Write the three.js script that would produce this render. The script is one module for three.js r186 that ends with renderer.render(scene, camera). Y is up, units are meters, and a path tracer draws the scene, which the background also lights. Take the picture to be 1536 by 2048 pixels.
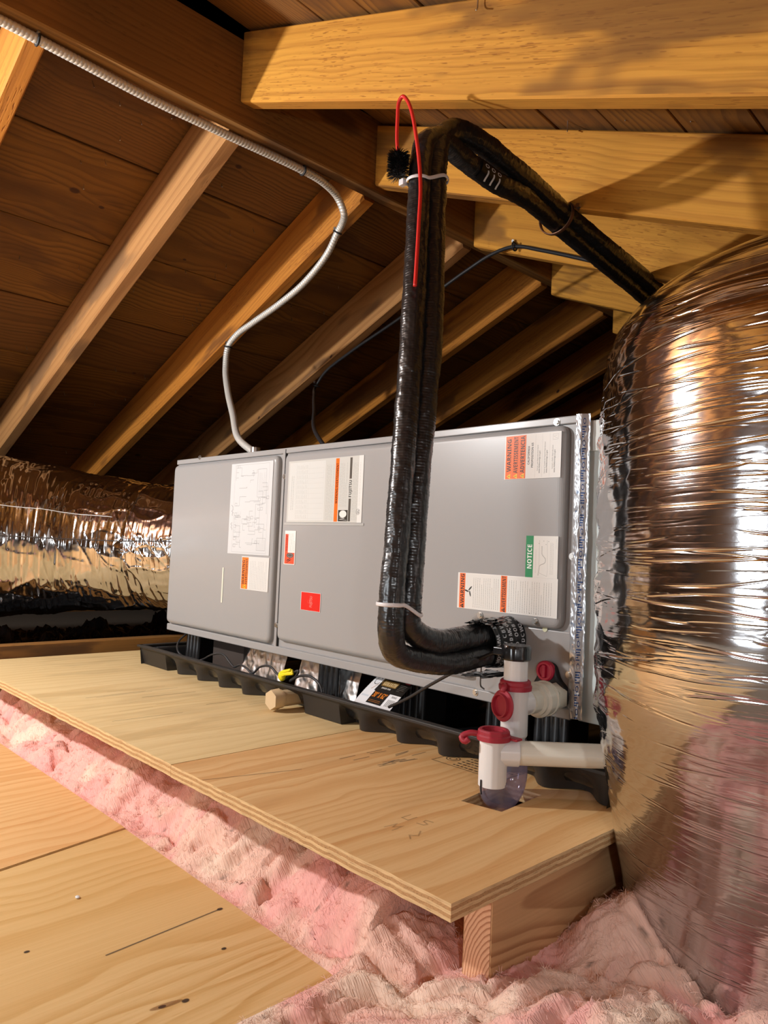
import * as THREE from 'three';
import { mergeGeometries, toCreasedNormals } from 'three/addons/utils/BufferGeometryUtils.js';
import { RectAreaLightUniformsLib } from 'three/addons/lights/RectAreaLightUniformsLib.js';
import { RoundedBoxGeometry } from 'three/addons/geometries/RoundedBoxGeometry.js';

// ---------------------------------------------------------------- camera, light, exposure
const scene = new THREE.Scene();
scene.background = new THREE.Color(0x000000);
const YAW = 0.8047, PITCH = 0.0484, ROLL = 0.0425, FPX = 1475.6;
const CAM = new THREE.Vector3(0.6051, 0.4948, 0.9917);
const camera = new THREE.PerspectiveCamera(2 * Math.atan(1024 / FPX) * 180 / Math.PI, 1536 / 2048, 0.05, 60);
const FW = new THREE.Vector3(-Math.sin(YAW) * Math.cos(PITCH), Math.sin(PITCH), -Math.cos(YAW) * Math.cos(PITCH));
const R0 = new THREE.Vector3(Math.cos(YAW), 0, -Math.sin(YAW));
const U0 = new THREE.Vector3().crossVectors(R0, FW);
const RT = R0.clone().multiplyScalar(Math.cos(ROLL)).addScaledVector(U0, Math.sin(ROLL));
const UP = U0.clone().multiplyScalar(Math.cos(ROLL)).addScaledVector(R0, -Math.sin(ROLL));
camera.position.copy(CAM);
camera.quaternion.setFromRotationMatrix(new THREE.Matrix4().makeBasis(RT, UP, FW.clone().negate()));
scene.add(camera);

const renderer = new THREE.WebGLRenderer();
renderer.toneMapping = THREE.LinearToneMapping;
renderer.toneMappingExposure = 0.45;
renderer.shadowMap.enabled = true;

const LAMP_POS = new THREE.Vector3(-1.20, 1.08, 1.36), LAMP_POWER = 15;   // bare bulb hanging under the left slope, out of the frame
const WORK_POS = new THREE.Vector3(0.86, 0.53, 1.06), WORK_POWER = 1.5;     // small LED light beside the viewer: lights the joist side and the wool in front
const LAMP_COLOR = new THREE.Color().setRGB(0.985, 0.995, 1.0);
// daylight through a window in the gable behind the viewer; it shows as the cool highlight on the big duct
const WIN = { x: -0.80, y: 0.64, w: 0.62, h: 0.80, z: 3.55 };
RectAreaLightUniformsLib.init();
const winLight = new THREE.RectAreaLight(new THREE.Color().setRGB(0.88, 0.95, 1.0), 24, WIN.w, WIN.h);
winLight.position.set(WIN.x, WIN.y, WIN.z - 0.02); winLight.lookAt(WIN.x, WIN.y, 0); winLight.name = 'window_light'; scene.add(winLight);

// ---------------------------------------------------------------- helpers
function rng(seed) { let a = seed >>> 0; return () => { a = (a + 0x6D2B79F5) | 0; let t = Math.imul(a ^ (a >>> 15), 1 | a); t = (t + Math.imul(t ^ (t >>> 7), 61 | t)) ^ t; return ((t ^ (t >>> 14)) >>> 0) / 4294967296; }; }
const rand = rng(20240);
function hash3(x, y, z) { let h = (x * 374761393 + y * 668265263 + z * 2147483647 + 1013904223) | 0; h = Math.imul(h ^ (h >>> 13), 1274126177); h ^= h >>> 16; h = Math.imul(h, 2246822519); return ((h ^ (h >>> 15)) >>> 0) / 4294967296; }
const fade = (t) => t * t * t * (t * (t * 6 - 15) + 10);
function noise(x, y, z = 0) {          // smooth value noise, 0..1
  const X = Math.floor(x), Y = Math.floor(y), Z = Math.floor(z), fx = fade(x - X), fy = fade(y - Y), fz = fade(z - Z);
  const l = (a, b, t) => a + (b - a) * t;
  const p = (k) => l(l(hash3(X, Y, Z + k), hash3(X + 1, Y, Z + k), fx), l(hash3(X, Y + 1, Z + k), hash3(X + 1, Y + 1, Z + k), fx), fy);
  return fz === 0 ? p(0) : l(p(0), p(1), fz);
}
const sn = (x, y, z = 0) => noise(x, y, z) * 2 - 1;
function fbm(x, y, z = 0, o = 4) { let s = 0, a = 0.5, f = 1; for (let i = 0; i < o; i++) { s += a * sn(x * f, y * f, z * f + i * 17); a *= 0.5; f *= 2.03; } return s; }
const clamp = (v, a = 0, b = 1) => Math.min(b, Math.max(a, v));
const sstep = (a, b, v) => { const t = clamp((v - a) / (b - a)); return t * t * (3 - 2 * t); };
const V = (x, y, z) => new THREE.Vector3(x, y, z);

// pixel of the photograph -> direction; the distance comes from the plane the thing touches
function dirOf(px, py) { return FW.clone().addScaledVector(RT, (px - 768) / FPX).addScaledVector(UP, -(py - 1024) / FPX); }
function onZ(px, py, z) { const d = dirOf(px, py); return CAM.clone().addScaledVector(d, (z - CAM.z) / d.z); }
function onY(px, py, y) { const d = dirOf(px, py); return CAM.clone().addScaledVector(d, (y - CAM.y) / d.y); }
function onX(px, py, x) { const d = dirOf(px, py); return CAM.clone().addScaledVector(d, (x - CAM.x) / d.x); }

const used = new Map();
function numbered(name) { const n = used.get(name) || 0; used.set(name, n + 1); return n ? `${name}_${String(n).padStart(3, '0')}` : name; }
function shade(o) { o.castShadow = true; o.receiveShadow = true; return o; }
function thing(name, label, category, pos = [0, 0, 0], group) {
  const o = new THREE.Group(); o.name = numbered(name); o.position.set(...pos); o.userData = { label, category }; if (group) o.userData.group = group; scene.add(o); return o;
}
// a named mesh; geometry is given in world coordinates and moved to its parent's frame
function part(name, geo, mat, parent, label) {
  const m = shade(new THREE.Mesh(Array.isArray(geo) ? (geo.length > 1 ? merged(geo) : geo[0]) : geo, mat)); m.name = name;
  if (label) m.userData.label = label;
  const off = V(0, 0, 0); let p = parent; while (p && p !== scene) { off.add(p.position); p = p.parent; }
  m.position.sub(off); parent.add(m); return m;
}
function single(name, geo, mat, label, category, group) {
  const m = part(numbered(name), geo, mat, scene); m.userData = { label, category }; if (group) m.userData.group = group; return m;
}
function structure(name, geo, mat) { const m = part(name, geo, mat, scene); m.userData = { kind: 'structure', label: STRUCT_LABELS[name] || name.replace(/_/g, ' '), category: name.split('_')[0] }; return m; }
const STRUCT_LABELS = {};
function merged(list) {
  const g = list.map((q) => { const r = q.index ? q.toNonIndexed() : q; for (const k of Object.keys(r.attributes)) if (!['position', 'normal', 'uv'].includes(k)) r.deleteAttribute(k); if (!r.attributes.uv) r.setAttribute('uv', new THREE.BufferAttribute(new Float32Array(r.attributes.position.count * 2), 2)); return r; });
  return mergeGeometries(g);
}
function box(x0, x1, y0, y1, z0, z1) { const g = new THREE.BoxGeometry(x1 - x0, y1 - y0, z1 - z0); g.translate((x0 + x1) / 2, (y0 + y1) / 2, (z0 + z1) / 2); return g; }
function rbox(x0, x1, y0, y1, z0, z1, r = 0.004, s = 2) { const g = new RoundedBoxGeometry(x1 - x0, y1 - y0, z1 - z0, s, r); g.translate((x0 + x1) / 2, (y0 + y1) / 2, (z0 + z1) / 2); return g; }
// beam: box with its length along a, width along b, thickness along c (all Vector3, centre o); uv in metres with grain along the length
function beam(o, a, b, c, du = 0, dv = 0, chamfer = 0.003) {
  if (new THREE.Vector3().crossVectors(b, c).dot(a) < 0) a = a.clone().negate();
  const la = a.length(), lb = b.length(), lc = c.length();
  const sh = new THREE.Shape(), w = lb / 2 - chamfer, h = lc / 2 - chamfer, k = chamfer;
  sh.moveTo(-w - k, -h); sh.lineTo(-w, -h - k); sh.lineTo(w, -h - k); sh.lineTo(w + k, -h); sh.lineTo(w + k, h); sh.lineTo(w, h + k); sh.lineTo(-w, h + k); sh.lineTo(-w - k, h); sh.closePath();
  let g = new THREE.ExtrudeGeometry(sh, { depth: la, bevelEnabled: false, steps: 1 }); g.translate(0, 0, -la / 2); g = g.toNonIndexed ? (g.index ? g.toNonIndexed() : g) : g;
  const P = g.attributes.position, N = g.attributes.normal, U = g.attributes.uv;
  for (let i = 0; i < P.count; i++) {
    const x = P.getX(i), y = P.getY(i), z = P.getZ(i), nx = Math.abs(N.getX(i)), ny = Math.abs(N.getY(i)), nz = Math.abs(N.getZ(i));
    if (nz > 0.9) U.setXY(i, du + y * 0.35, dv + x); else if (nx > ny) U.setXY(i, du + z, dv + y + 0.31); else U.setXY(i, du + z, dv + x);
  }
  g.applyMatrix4(new THREE.Matrix4().makeBasis(b.clone().normalize(), c.clone().normalize(), a.clone().normalize()).setPosition(o));
  return g;
}
function curve(pts, closed = false, tension = 0.5) { return new THREE.CatmullRomCurve3(pts, closed, 'centripetal', tension); }
// sweep a round section along a curve; rad(t, angle, arclength) gives the radius
function sweep(cv, nl, nr, rad, { closed = false, caps = true, up = null, flat = null, uS = 1 } = {}) {
  const fr = cv.computeFrenetFrames(nl, closed), L = cv.getLength(), pos = [], uv = [], idx = [];
  const pts = []; for (let i = 0; i <= nl; i++) pts.push(cv.getPointAt(i / nl));
  for (let i = 0; i <= nl; i++) {
    let n = fr.normals[i], b = fr.binormals[i];
    if (up) { const t = fr.tangents[i]; b = new THREE.Vector3().crossVectors(t, up).normalize(); n = new THREE.Vector3().crossVectors(b, t).normalize(); }
    for (let j = 0; j <= nr; j++) {
      const a = (j % nr) / nr * Math.PI * 2, r = rad(i / nl, a, i / nl * L), p = pts[i];
      const ca = Math.cos(a) * r * (flat ? flat[0] : 1), sa = Math.sin(a) * r * (flat ? flat[1] : 1);
      pos.push(p.x + n.x * ca + b.x * sa, p.y + n.y * ca + b.y * sa, p.z + n.z * ca + b.z * sa); uv.push(i / nl * L * uS, j / nr);
    }
  }
  for (let i = 0; i < nl; i++) for (let j = 0; j < nr; j++) { const q = i * (nr + 1) + j, w = q + nr + 1; idx.push(q, w, q + 1, w, w + 1, q + 1); }
  if (caps && !closed) for (const e of [0, nl]) { const c = pos.length / 3; pos.push(pts[e].x, pts[e].y, pts[e].z); uv.push(0, 0); for (let j = 0; j < nr; j++) { const q = e * (nr + 1) + j; e ? idx.push(q, c, q + 1) : idx.push(q + 1, c, q); } }
  const g = new THREE.BufferGeometry(); g.setAttribute('position', new THREE.Float32BufferAttribute(pos, 3)); g.setAttribute('uv', new THREE.Float32BufferAttribute(uv, 2)); g.setIndex(idx); g.computeVertexNormals();
  const N = g.attributes.normal; for (let i = 0; i <= nl; i++) { const q = i * (nr + 1), w = q + nr; const x = N.getX(q) + N.getX(w), y = N.getY(q) + N.getY(w), z = N.getZ(q) + N.getZ(w), l = Math.hypot(x, y, z) || 1; N.setXYZ(q, x / l, y / l, z / l); N.setXYZ(w, x / l, y / l, z / l); }
  return g;
}
const tube = (pts, r, nl = 60, nr = 12, o = {}) => sweep(curve(pts, o.closed), nl, nr, () => r, o);
// lathe of [radius, height] pairs about an axis from o along d
function lathe(o, d, prof, seg = 32) {
  const g = new THREE.LatheGeometry(prof.map(([r, y]) => new THREE.Vector2(Math.max(r, 0.00001), y)), seg), T = toCreasedNormals(g, 0.5);
  T.applyMatrix4(new THREE.Matrix4().makeRotationFromQuaternion(new THREE.Quaternion().setFromUnitVectors(V(0, 1, 0), d.clone().normalize())).setPosition(o)); return T;
}
function grid(nu, nv, f) {          // open surface f(u, v) -> Vector3
  const pos = [], uv = [], idx = [];
  for (let j = 0; j <= nv; j++) for (let i = 0; i <= nu; i++) { const p = f(i / nu, j / nv); pos.push(p.x, p.y, p.z); uv.push(i / nu, j / nv); }
  for (let j = 0; j < nv; j++) for (let i = 0; i < nu; i++) { const a = j * (nu + 1) + i, b = a + nu + 1; idx.push(a, a + 1, b, b, a + 1, b + 1); }
  const g = new THREE.BufferGeometry(); g.setAttribute('position', new THREE.Float32BufferAttribute(pos, 3)); g.setAttribute('uv', new THREE.Float32BufferAttribute(uv, 2)); g.setIndex(idx); g.computeVertexNormals(); return g;
}
function hexHead(o, d, r, h) { const g = new THREE.CylinderGeometry(r * 0.94, r, h, 6, 1); g.translate(0, h / 2, 0); g.applyMatrix4(new THREE.Matrix4().makeRotationFromQuaternion(new THREE.Quaternion().setFromUnitVectors(V(0, 1, 0), d.clone().normalize())).setPosition(o)); return g.toNonIndexed(); }

// ---------------------------------------------------------------- materials
const hexRGB = (h) => [(h >> 16) & 255, (h >> 8) & 255, h & 255];
const mixc = (a, b, t) => [a[0] + (b[0] - a[0]) * t, a[1] + (b[1] - a[1]) * t, a[2] + (b[2] - a[2]) * t];
function dataTex(w, h, f, srgb = true, mx = 1, my = 1) {
  const d = new Uint8Array(w * h * 4);
  for (let y = 0; y < h; y++) for (let x = 0; x < w; x++) { const c = f((x + 0.5) / w, (y + 0.5) / h), i = (y * w + x) * 4; d[i] = clamp(c[0], 0, 255); d[i + 1] = clamp(c[1], 0, 255); d[i + 2] = clamp(c[2], 0, 255); d[i + 3] = 255; }
  const t = new THREE.DataTexture(d, w, h); t.magFilter = THREE.LinearFilter; t.minFilter = THREE.LinearMipmapLinearFilter; t.generateMipmaps = true; t.wrapS = t.wrapT = THREE.MirroredRepeatWrapping; t.repeat.set(1 / mx, 1 / my); if (srgb) t.colorSpace = THREE.SRGBColorSpace; t.needsUpdate = true; return t;
}
// sawn wood: rings of a trunk cut lengthwise; metres mx along the grain, my across
function wood({ w, h, mx, my, seed, light, dark, tint, ring = 60, wave = 0.02, cath = 0, fibre = 0.5, stain = 0, stainc = [60, 40, 20], knots = 0, flecks = 0, depth = 0.5, bend = 0.35 }) {
  const r = rng(seed), kn = []; for (let i = 0; i < knots; i++) kn.push([r() * mx, r() * my, 0.004 + r() * 0.008]);
  const L = hexRGB(light), D = hexRGB(dark), T = hexRGB(tint ?? light), z0 = seed * 7.31;
  return dataTex(w, h, (u, v) => {
    const x = u * mx, y = v * my; let yy = y + wave * fbm(x * 2.2, y * 3 + z0, z0, 3) + wave * 0.25 * fbm(x * 9, y * 14, z0 + 5, 2), kd = 0;
    for (const [kx, ky, kr] of kn) { const dx = (x - kx) * 0.45, dy = y - ky, q = Math.hypot(dx, dy), e = Math.exp(-((q / (kr * 3.2)) ** 2)); yy += Math.sign(dy || 1) * kr * 1.7 * e; kd = Math.max(kd, 1 - sstep(kr * 0.55, kr * 1.05, Math.hypot((x - kx) * 0.7, dy))); }
    const c = cath + bend * 0.05 * fbm(x * 0.9, z0, 3, 3), cy = my * (0.5 + 0.25 * Math.sin(z0)); const rr = Math.hypot(yy - cy, 0.03 + Math.abs(c + x * 0.035));
    const f = rr * ring * (1 + 0.25 * sn(rr * 9, 4, z0)) + 0.6 * fbm(x * 1.5, y * 6, z0 + 9, 2), fr = f - Math.floor(f); const late = sstep(0.35, 0.92, fr) * (1 - sstep(0.93, 1, fr));
    const fib = fbm(x * 6, y * 420, z0 + 2, 2) * fibre + fbm(x * 28, y * 900, z0 + 4, 1) * fibre * 0.5;
    let col = mixc(L, D, clamp(late * depth * (0.45 + 1.1 * noise(Math.floor(f) * 7.7, x * 0.8, z0)) + fib * 0.34 + 0.08)); col = mixc(col, T, clamp(0.5 + fbm(x * 1.4, y * 2.6, z0 + 20, 3)) * 0.55);
    if (flecks) { const q = noise(x * 60 + 3 * noise(y * 300, 0), y * 1150, z0 + 31) * (0.6 + 0.4 * noise(x * 5, y * 12, z0 + 33)); col = mixc(col, D, 0.75 * sstep(0.70, 0.86, q) * flecks); }
    if (stain) { const s = sstep(0.16, 0.42, fbm(x * 3.3, y * 11, z0 + 40, 4)) * stain; col = mixc(col, stainc, s); }
    if (kd > 0) col = mixc(col, [62, 34, 14], kd * 0.85);
    return col;
  }, true, mx, my);
}
function std(o) { return new THREE.MeshStandardMaterial(o); }
function phys(o) { return new THREE.MeshPhysicalMaterial(o); }
const lin = (r, g, b) => new THREE.Color().setRGB(r, g, b);
const T_RAFT = wood({ w: 1400, h: 512, mx: 1.5, my: 0.5, seed: 3, light: 0xdc9c3a, dark: 0x935812, tint: 0xc98726, ring: 46, wave: 0.03, fibre: 0.8, stain: 0.6, stainc: [104, 66, 24], knots: 1, flecks: 1, depth: 0.3, bend: 1 });
const T_RAFT2 = wood({ w: 1024, h: 384, mx: 1.5, my: 0.5, seed: 8, light: 0xbd8a52, dark: 0x7a4c24, tint: 0xa87340, ring: 52, wave: 0.02, fibre: 0.8, stain: 0.5, stainc: [92, 66, 44], knots: 1, flecks: 1, depth: 0.32, bend: 1 });
const T_RIDGE = wood({ w: 768, h: 256, mx: 1.5, my: 0.5, seed: 12, light: 0x9a6c30, dark: 0x664214, tint: 0x865824, ring: 60, wave: 0.012, fibre: 0.8, stain: 0.6, stainc: [62, 38, 16], flecks: 1, depth: 0.35 });
const T_SHEATH = wood({ w: 1600, h: 800, mx: 1.6, my: 0.8, seed: 21, light: 0x92631f, dark: 0x4c2d08, tint: 0x744a14, ring: 58, wave: 0.075, cath: 0.01, fibre: 0.6, stain: 0.42, stainc: [74, 44, 16], knots: 6, flecks: 0.9, depth: 0.5, bend: 1.6 });
const T_SHEATH2 = wood({ w: 1200, h: 600, mx: 1.6, my: 0.8, seed: 27, light: 0x875a22, dark: 0x492c0c, tint: 0x6c4516, ring: 64, wave: 0.05, fibre: 0.6, stain: 0.4, stainc: [74, 44, 18], knots: 5, flecks: 0.9, depth: 0.45, bend: 1.2 });
const T_PLYA = wood({ w: 1600, h: 800, mx: 1.2, my: 0.6, seed: 33, light: 0xe8cd98, dark: 0xc49d60, tint: 0xdcbc80, ring: 40, wave: 0.05, cath: 0.02, fibre: 0.7, stain: 0.22, stainc: [170, 140, 92], knots: 0, flecks: 0.55, depth: 0.22, bend: 1 });
const T_PLYB = wood({ w: 1600, h: 800, mx: 1.2, my: 0.6, seed: 41, light: 0xe8c28a, dark: 0xc48544, tint: 0xdeac6e, ring: 38, wave: 0.07, cath: 0.02, fibre: 0.7, stain: 0.16, stainc: [176, 134, 86], knots: 0, flecks: 0.55, depth: 0.5, bend: 1.4 });
const T_PLYC = wood({ w: 1600, h: 800, mx: 1.2, my: 0.6, seed: 47, light: 0xe2c088, dark: 0xba8740, tint: 0xd6ab66, ring: 30, wave: 0.08, cath: 0.02, fibre: 0.7, stain: 0.2, stainc: [172, 138, 88], knots: 0, flecks: 0.6, depth: 0.36, bend: 1.6 });
const T_JOIST = wood({ w: 1024, h: 384, mx: 0.9, my: 0.3, seed: 52, light: 0xe0b684, dark: 0x9a6840, tint: 0xcc9e6e, ring: 110, wave: 0.03, fibre: 0.5, stain: 0.2, stainc: [128, 96, 66], knots: 4, flecks: 0.4, depth: 0.75, bend: 0.8 });
// end grain: arcs of growth rings about a pith below the corner
const T_END = dataTex(256, 768, (u, v) => { const x = u * 0.038, y = v * 0.14, r = Math.hypot(x - 0.052, (y - 0.03) * 0.62) + 0.0008 * fbm(x * 90, y * 60, 3, 3), f = r * 260, q = f - Math.floor(f); return mixc([236, 190, 150], [178, 118, 82], sstep(0.45, 0.95, q) * (1 - sstep(0.96, 1, q)) * 0.9 + 0.12 * fbm(x * 900, y * 900, 5, 2)); }, true);
// plywood edge: five plies of turning grain
const T_EDGE = dataTex(1024, 64, (u, v) => { const k = Math.min(4, Math.floor(v * 5 + 0.12 * sn(u * 40, 0, 2))), g = k % 2 ? [196, 154, 104] : [230, 198, 146]; const n = k % 2 ? noise(u * 420, v * 40, k) : noise(u * 40, v * 160, k); return mixc(g, [118, 84, 50], 0.42 * n * n + (n > 0.9 ? 0.3 : 0)); }, true, 0.5, 1);

// creases of thin foil, black low and white high: fine lines running round the duct, broken and slanting, over a faint weave
const T_CREASE = dataTex(2048, 2048, (u, v) => {
  const a = u * 0.80, y = v * 0.95; let h = 0.5;
  for (let k = 0; k < 3; k++) {
    const sl = y + (k === 1 ? 0.10 : k === 2 ? -0.05 : 0.02) * a + 0.012 * fbm(a * 5, y * 4, k * 9 + 1, 3), f = sl * [105, 62, 160][k], n = Math.floor(f), q = f - n, c = 0.5 + 0.3 * sn(a * 9, n * 3.7, k + 30), on = sstep(0.58, 0.86, noise(a * [11, 7, 16][k] + n * 5.3, n * 1.7, k + 3)) * (0.4 + 0.6 * noise(a * 3, y * 5, k + 60));
    const d = (q - c) / [0.075, 0.055, 0.12][k]; h += on * (0.42 * Math.exp(-d * d) - 0.22 * Math.exp(-((d - 1.6) ** 2)));
  }
  h += 0.10 * Math.pow(1 - Math.abs(sn(a * 9, (y + 0.03 * a) * 300, 80)), 7) * noise(a * 4, y * 6, 82) + 0.03 * fbm(a * 60, y * 260, 70, 2) + 0.012 * Math.sin(y * 2 * Math.PI / 0.0065) * Math.max(0, sn(a * 4, y * 4, 75));
  const b = 255 * h; return [b, b, b];
}, false);
const T_WOOL = dataTex(1024, 1024, (u, v) => { const w = fbm(u * 7, v * 7, 1, 3), w2 = fbm(u * 7 + 5, v * 7, 2, 3), x = u + 0.06 * w, y = v + 0.06 * w2; const f = 0.5 + 0.5 * fbm(x * 26, y * 26, 3, 3) + 0.28 * (Math.abs(sn(x * 70 + 3 * w2, y * 22, 5)) - 0.5) + 0.28 * (Math.abs(sn(x * 20, y * 80 + 3 * w, 7)) - 0.5) + 0.22 * sn(x * 170, y * 170, 9); const b = 255 * clamp(f); return [b, b, b]; }, false, 0.2, 0.2);
const M = {
  rafter: std({ map: T_RAFT, bumpMap: T_RAFT, bumpScale: 0.0012, roughness: 0.78 }),
  rafterOld: std({ map: T_RAFT2, bumpMap: T_RAFT2, bumpScale: 0.0012, roughness: 0.8 }),
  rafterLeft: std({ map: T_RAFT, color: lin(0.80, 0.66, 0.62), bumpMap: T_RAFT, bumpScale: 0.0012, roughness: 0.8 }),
  ridge: std({ map: T_RIDGE, bumpMap: T_RIDGE, bumpScale: 0.001, roughness: 0.85 }),
  sheath: std({ map: T_SHEATH, bumpMap: T_SHEATH, bumpScale: 0.0015, roughness: 0.85 }),
  sheathB: std({ map: T_SHEATH2, bumpMap: T_SHEATH2, bumpScale: 0.0015, roughness: 0.85 }),
  plyA: std({ map: T_PLYA, bumpMap: T_PLYA, bumpScale: 0.0006, roughness: 0.72 }),
  plyB: std({ map: T_PLYB, bumpMap: T_PLYB, bumpScale: 0.0006, roughness: 0.72 }),
  plyC: std({ map: T_PLYC, bumpMap: T_PLYC, bumpScale: 0.0006, roughness: 0.72 }),
  plyEdge: std({ map: T_EDGE, roughness: 0.85 }),
  joist: std({ map: T_JOIST, bumpMap: T_JOIST, bumpScale: 0.0008, roughness: 0.75 }),
  endGrain: std({ map: T_END, roughness: 0.85 }),
  drywall: std({ color: lin(0.24, 0.19, 0.14), roughness: 0.95 }),
  cabinet: phys({ color: lin(0.36, 0.355, 0.35), roughness: 0.3, metalness: 0.0, clearcoat: 0.2, clearcoatRoughness: 0.12, specularIntensity: 0.6 }),
  steel: std({ color: lin(0.62, 0.62, 0.60), roughness: 0.32, metalness: 1 }),
  galv: std({ color: lin(0.78, 0.76, 0.70), roughness: 0.42, metalness: 0.45 }),
  plenum: std({ color: lin(0.66, 0.74, 0.73), roughness: 0.55 }),
  plenumCap: std({ color: lin(0.74, 0.77, 0.73), roughness: 0.55 }),
  blackPlastic: phys({ color: lin(0.012, 0.012, 0.013), roughness: 0.22, clearcoat: 0.4, clearcoatRoughness: 0.15 }),
  panOuter: std({ color: lin(0.024, 0.020, 0.017), roughness: 0.5 }),
  foam: phys({ color: lin(0.012, 0.012, 0.0125), roughness: 0.34, clearcoat: 0.55, clearcoatRoughness: 0.22 }),
  rubber: std({ color: lin(0.014, 0.013, 0.014), roughness: 0.6 }),
  cable: std({ color: lin(0.02, 0.02, 0.022), roughness: 0.42 }),
  pvc: phys({ color: lin(0.80, 0.79, 0.77), roughness: 0.34, clearcoat: 0.2, clearcoatRoughness: 0.3 }),
  pvcOld: phys({ color: lin(0.76, 0.72, 0.60), roughness: 0.4, clearcoat: 0.15, clearcoatRoughness: 0.3 }),
  redCap: std({ color: lin(0.36, 0.018, 0.035), roughness: 0.5 }),
  redPlug: std({ color: lin(0.45, 0.012, 0.04), roughness: 0.42 }),
  redCord: std({ color: lin(0.72, 0.025, 0.018), roughness: 0.4 }),
  tie: std({ color: lin(0.78, 0.76, 0.76), roughness: 0.4 }),
  clearTrap: phys({ color: lin(0.60, 0.56, 0.68), roughness: 0.12, transmission: 0.82, thickness: 0, ior: 1.5 }),
  tan: std({ color: lin(0.66, 0.49, 0.29), roughness: 0.5 }),
  yellow: std({ color: lin(0.90, 0.74, 0.01), roughness: 0.45 }),
  copper: std({ color: lin(0.20, 0.10, 0.06), roughness: 0.42, metalness: 0.6 }),
  bristle: std({ color: lin(0.008, 0.008, 0.008), roughness: 0.35 }),
  foil: phys({ color: lin(0.62, 0.62, 0.63), roughness: 0.13, metalness: 1.0 }),
  foilBig: phys({ color: lin(0.60, 0.60, 0.61), roughness: 0.11, metalness: 1.0, bumpMap: T_CREASE, bumpScale: 0.0013 }),
  foilFlat: phys({ color: lin(0.76, 0.76, 0.75), roughness: 0.3, metalness: 1.0 }),
  white: std({ color: lin(0.75, 0.75, 0.74), roughness: 0.6 }),
  footPlastic: phys({ color: lin(0.012, 0.012, 0.013), roughness: 0.36, clearcoat: 0.5, clearcoatRoughness: 0.3 }),
  pad: std({ color: lin(0.055, 0.04, 0.032), roughness: 0.8 }),
};
// ---------------------------------------------------------------- the attic shell
Object.assign(STRUCT_LABELS, { floor: 'attic floor below the decking and the insulation', ceiling: 'brown roof boards above the rafters', wall_back: 'boarded gable wall at the far end', wall_front: 'boarded gable wall behind the viewer', wall_left: 'low eave wall under the left roof slope', wall_right: 'low eave wall under the right roof slope' });
const TAN = Math.tan(22.3 * Math.PI / 180), CS = Math.cos(22.3 * Math.PI / 180), SN = Math.sin(22.3 * Math.PI / 180);
const XL = -0.82, XR = -0.78, ZB = -3.2, ZF = 3.55, DEP = 0.150;     // ridge faces, ends of the attic, rafter depth
const yL = 1.41;                                    // underside of left rafters at the ridge
const yR = (z) => 1.465 + 0.08 * (Math.min(z, 0.6) - 0.145);   // underside of right rafters at the ridge: the roof sags towards the back
structure('floor', box(-4.4, 2.9, -0.06, 0, ZB, ZF), M.drywall);
structure('wall_left', box(-4.25, -4.2, 0, 0.20, ZB, ZF), M.sheathB);
structure('wall_right', box(2.7, 2.75, 0, 0.22, ZB, ZF), M.sheathB);
function gable(z0, z1, hole) {
  const s = new THREE.Shape(); s.moveTo(-4.25, 0); s.lineTo(2.75, 0); s.lineTo(2.75, 1.63 - TAN * 3.53); s.lineTo(-0.8, 1.66); s.lineTo(-4.25, 1.58 - TAN * 3.43); s.closePath();
  if (hole) { const { x, y, w, h } = WIN; s.holes.push(new THREE.Path([V(x - w / 2, y - h / 2, 0), V(x - w / 2, y + h / 2, 0), V(x + w / 2, y + h / 2, 0), V(x + w / 2, y - h / 2, 0)].map((q) => new THREE.Vector2(q.x, q.y)))); }
  const g = new THREE.ExtrudeGeometry(s, { depth: z1 - z0, bevelEnabled: false }); g.translate(0, 0, z0); return g;
}
structure('wall_back', gable(ZB - 0.05, ZB), M.sheath);
structure('wall_front', gable(ZF, ZF + 0.05, true), M.sheathB);
{ const w = new THREE.Group(); w.name = 'window_1'; w.userData = { kind: 'structure', label: 'small gable window behind the viewer', category: 'window' }; scene.add(w); const { x, y, w: a, h: b } = WIN;
  part('frame', [box(x - a / 2 - 0.03, x - a / 2, y - b / 2 - 0.03, y + b / 2 + 0.03, ZF - 0.01, ZF + 0.06), box(x + a / 2, x + a / 2 + 0.03, y - b / 2 - 0.03, y + b / 2 + 0.03, ZF - 0.01, ZF + 0.06), box(x - a / 2, x + a / 2, y - b / 2 - 0.03, y - b / 2, ZF - 0.01, ZF + 0.06), box(x - a / 2, x + a / 2, y + b / 2, y + b / 2 + 0.03, ZF - 0.01, ZF + 0.06)], M.white, w);
  part('pane', box(x - a / 2, x + a / 2, y - b / 2, y + b / 2, ZF + 0.02, ZF + 0.026), std({ color: 0xffffff, emissive: lin(0.86, 0.94, 1.0), emissiveIntensity: 10, roughness: 0.6 }), w); }
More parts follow.
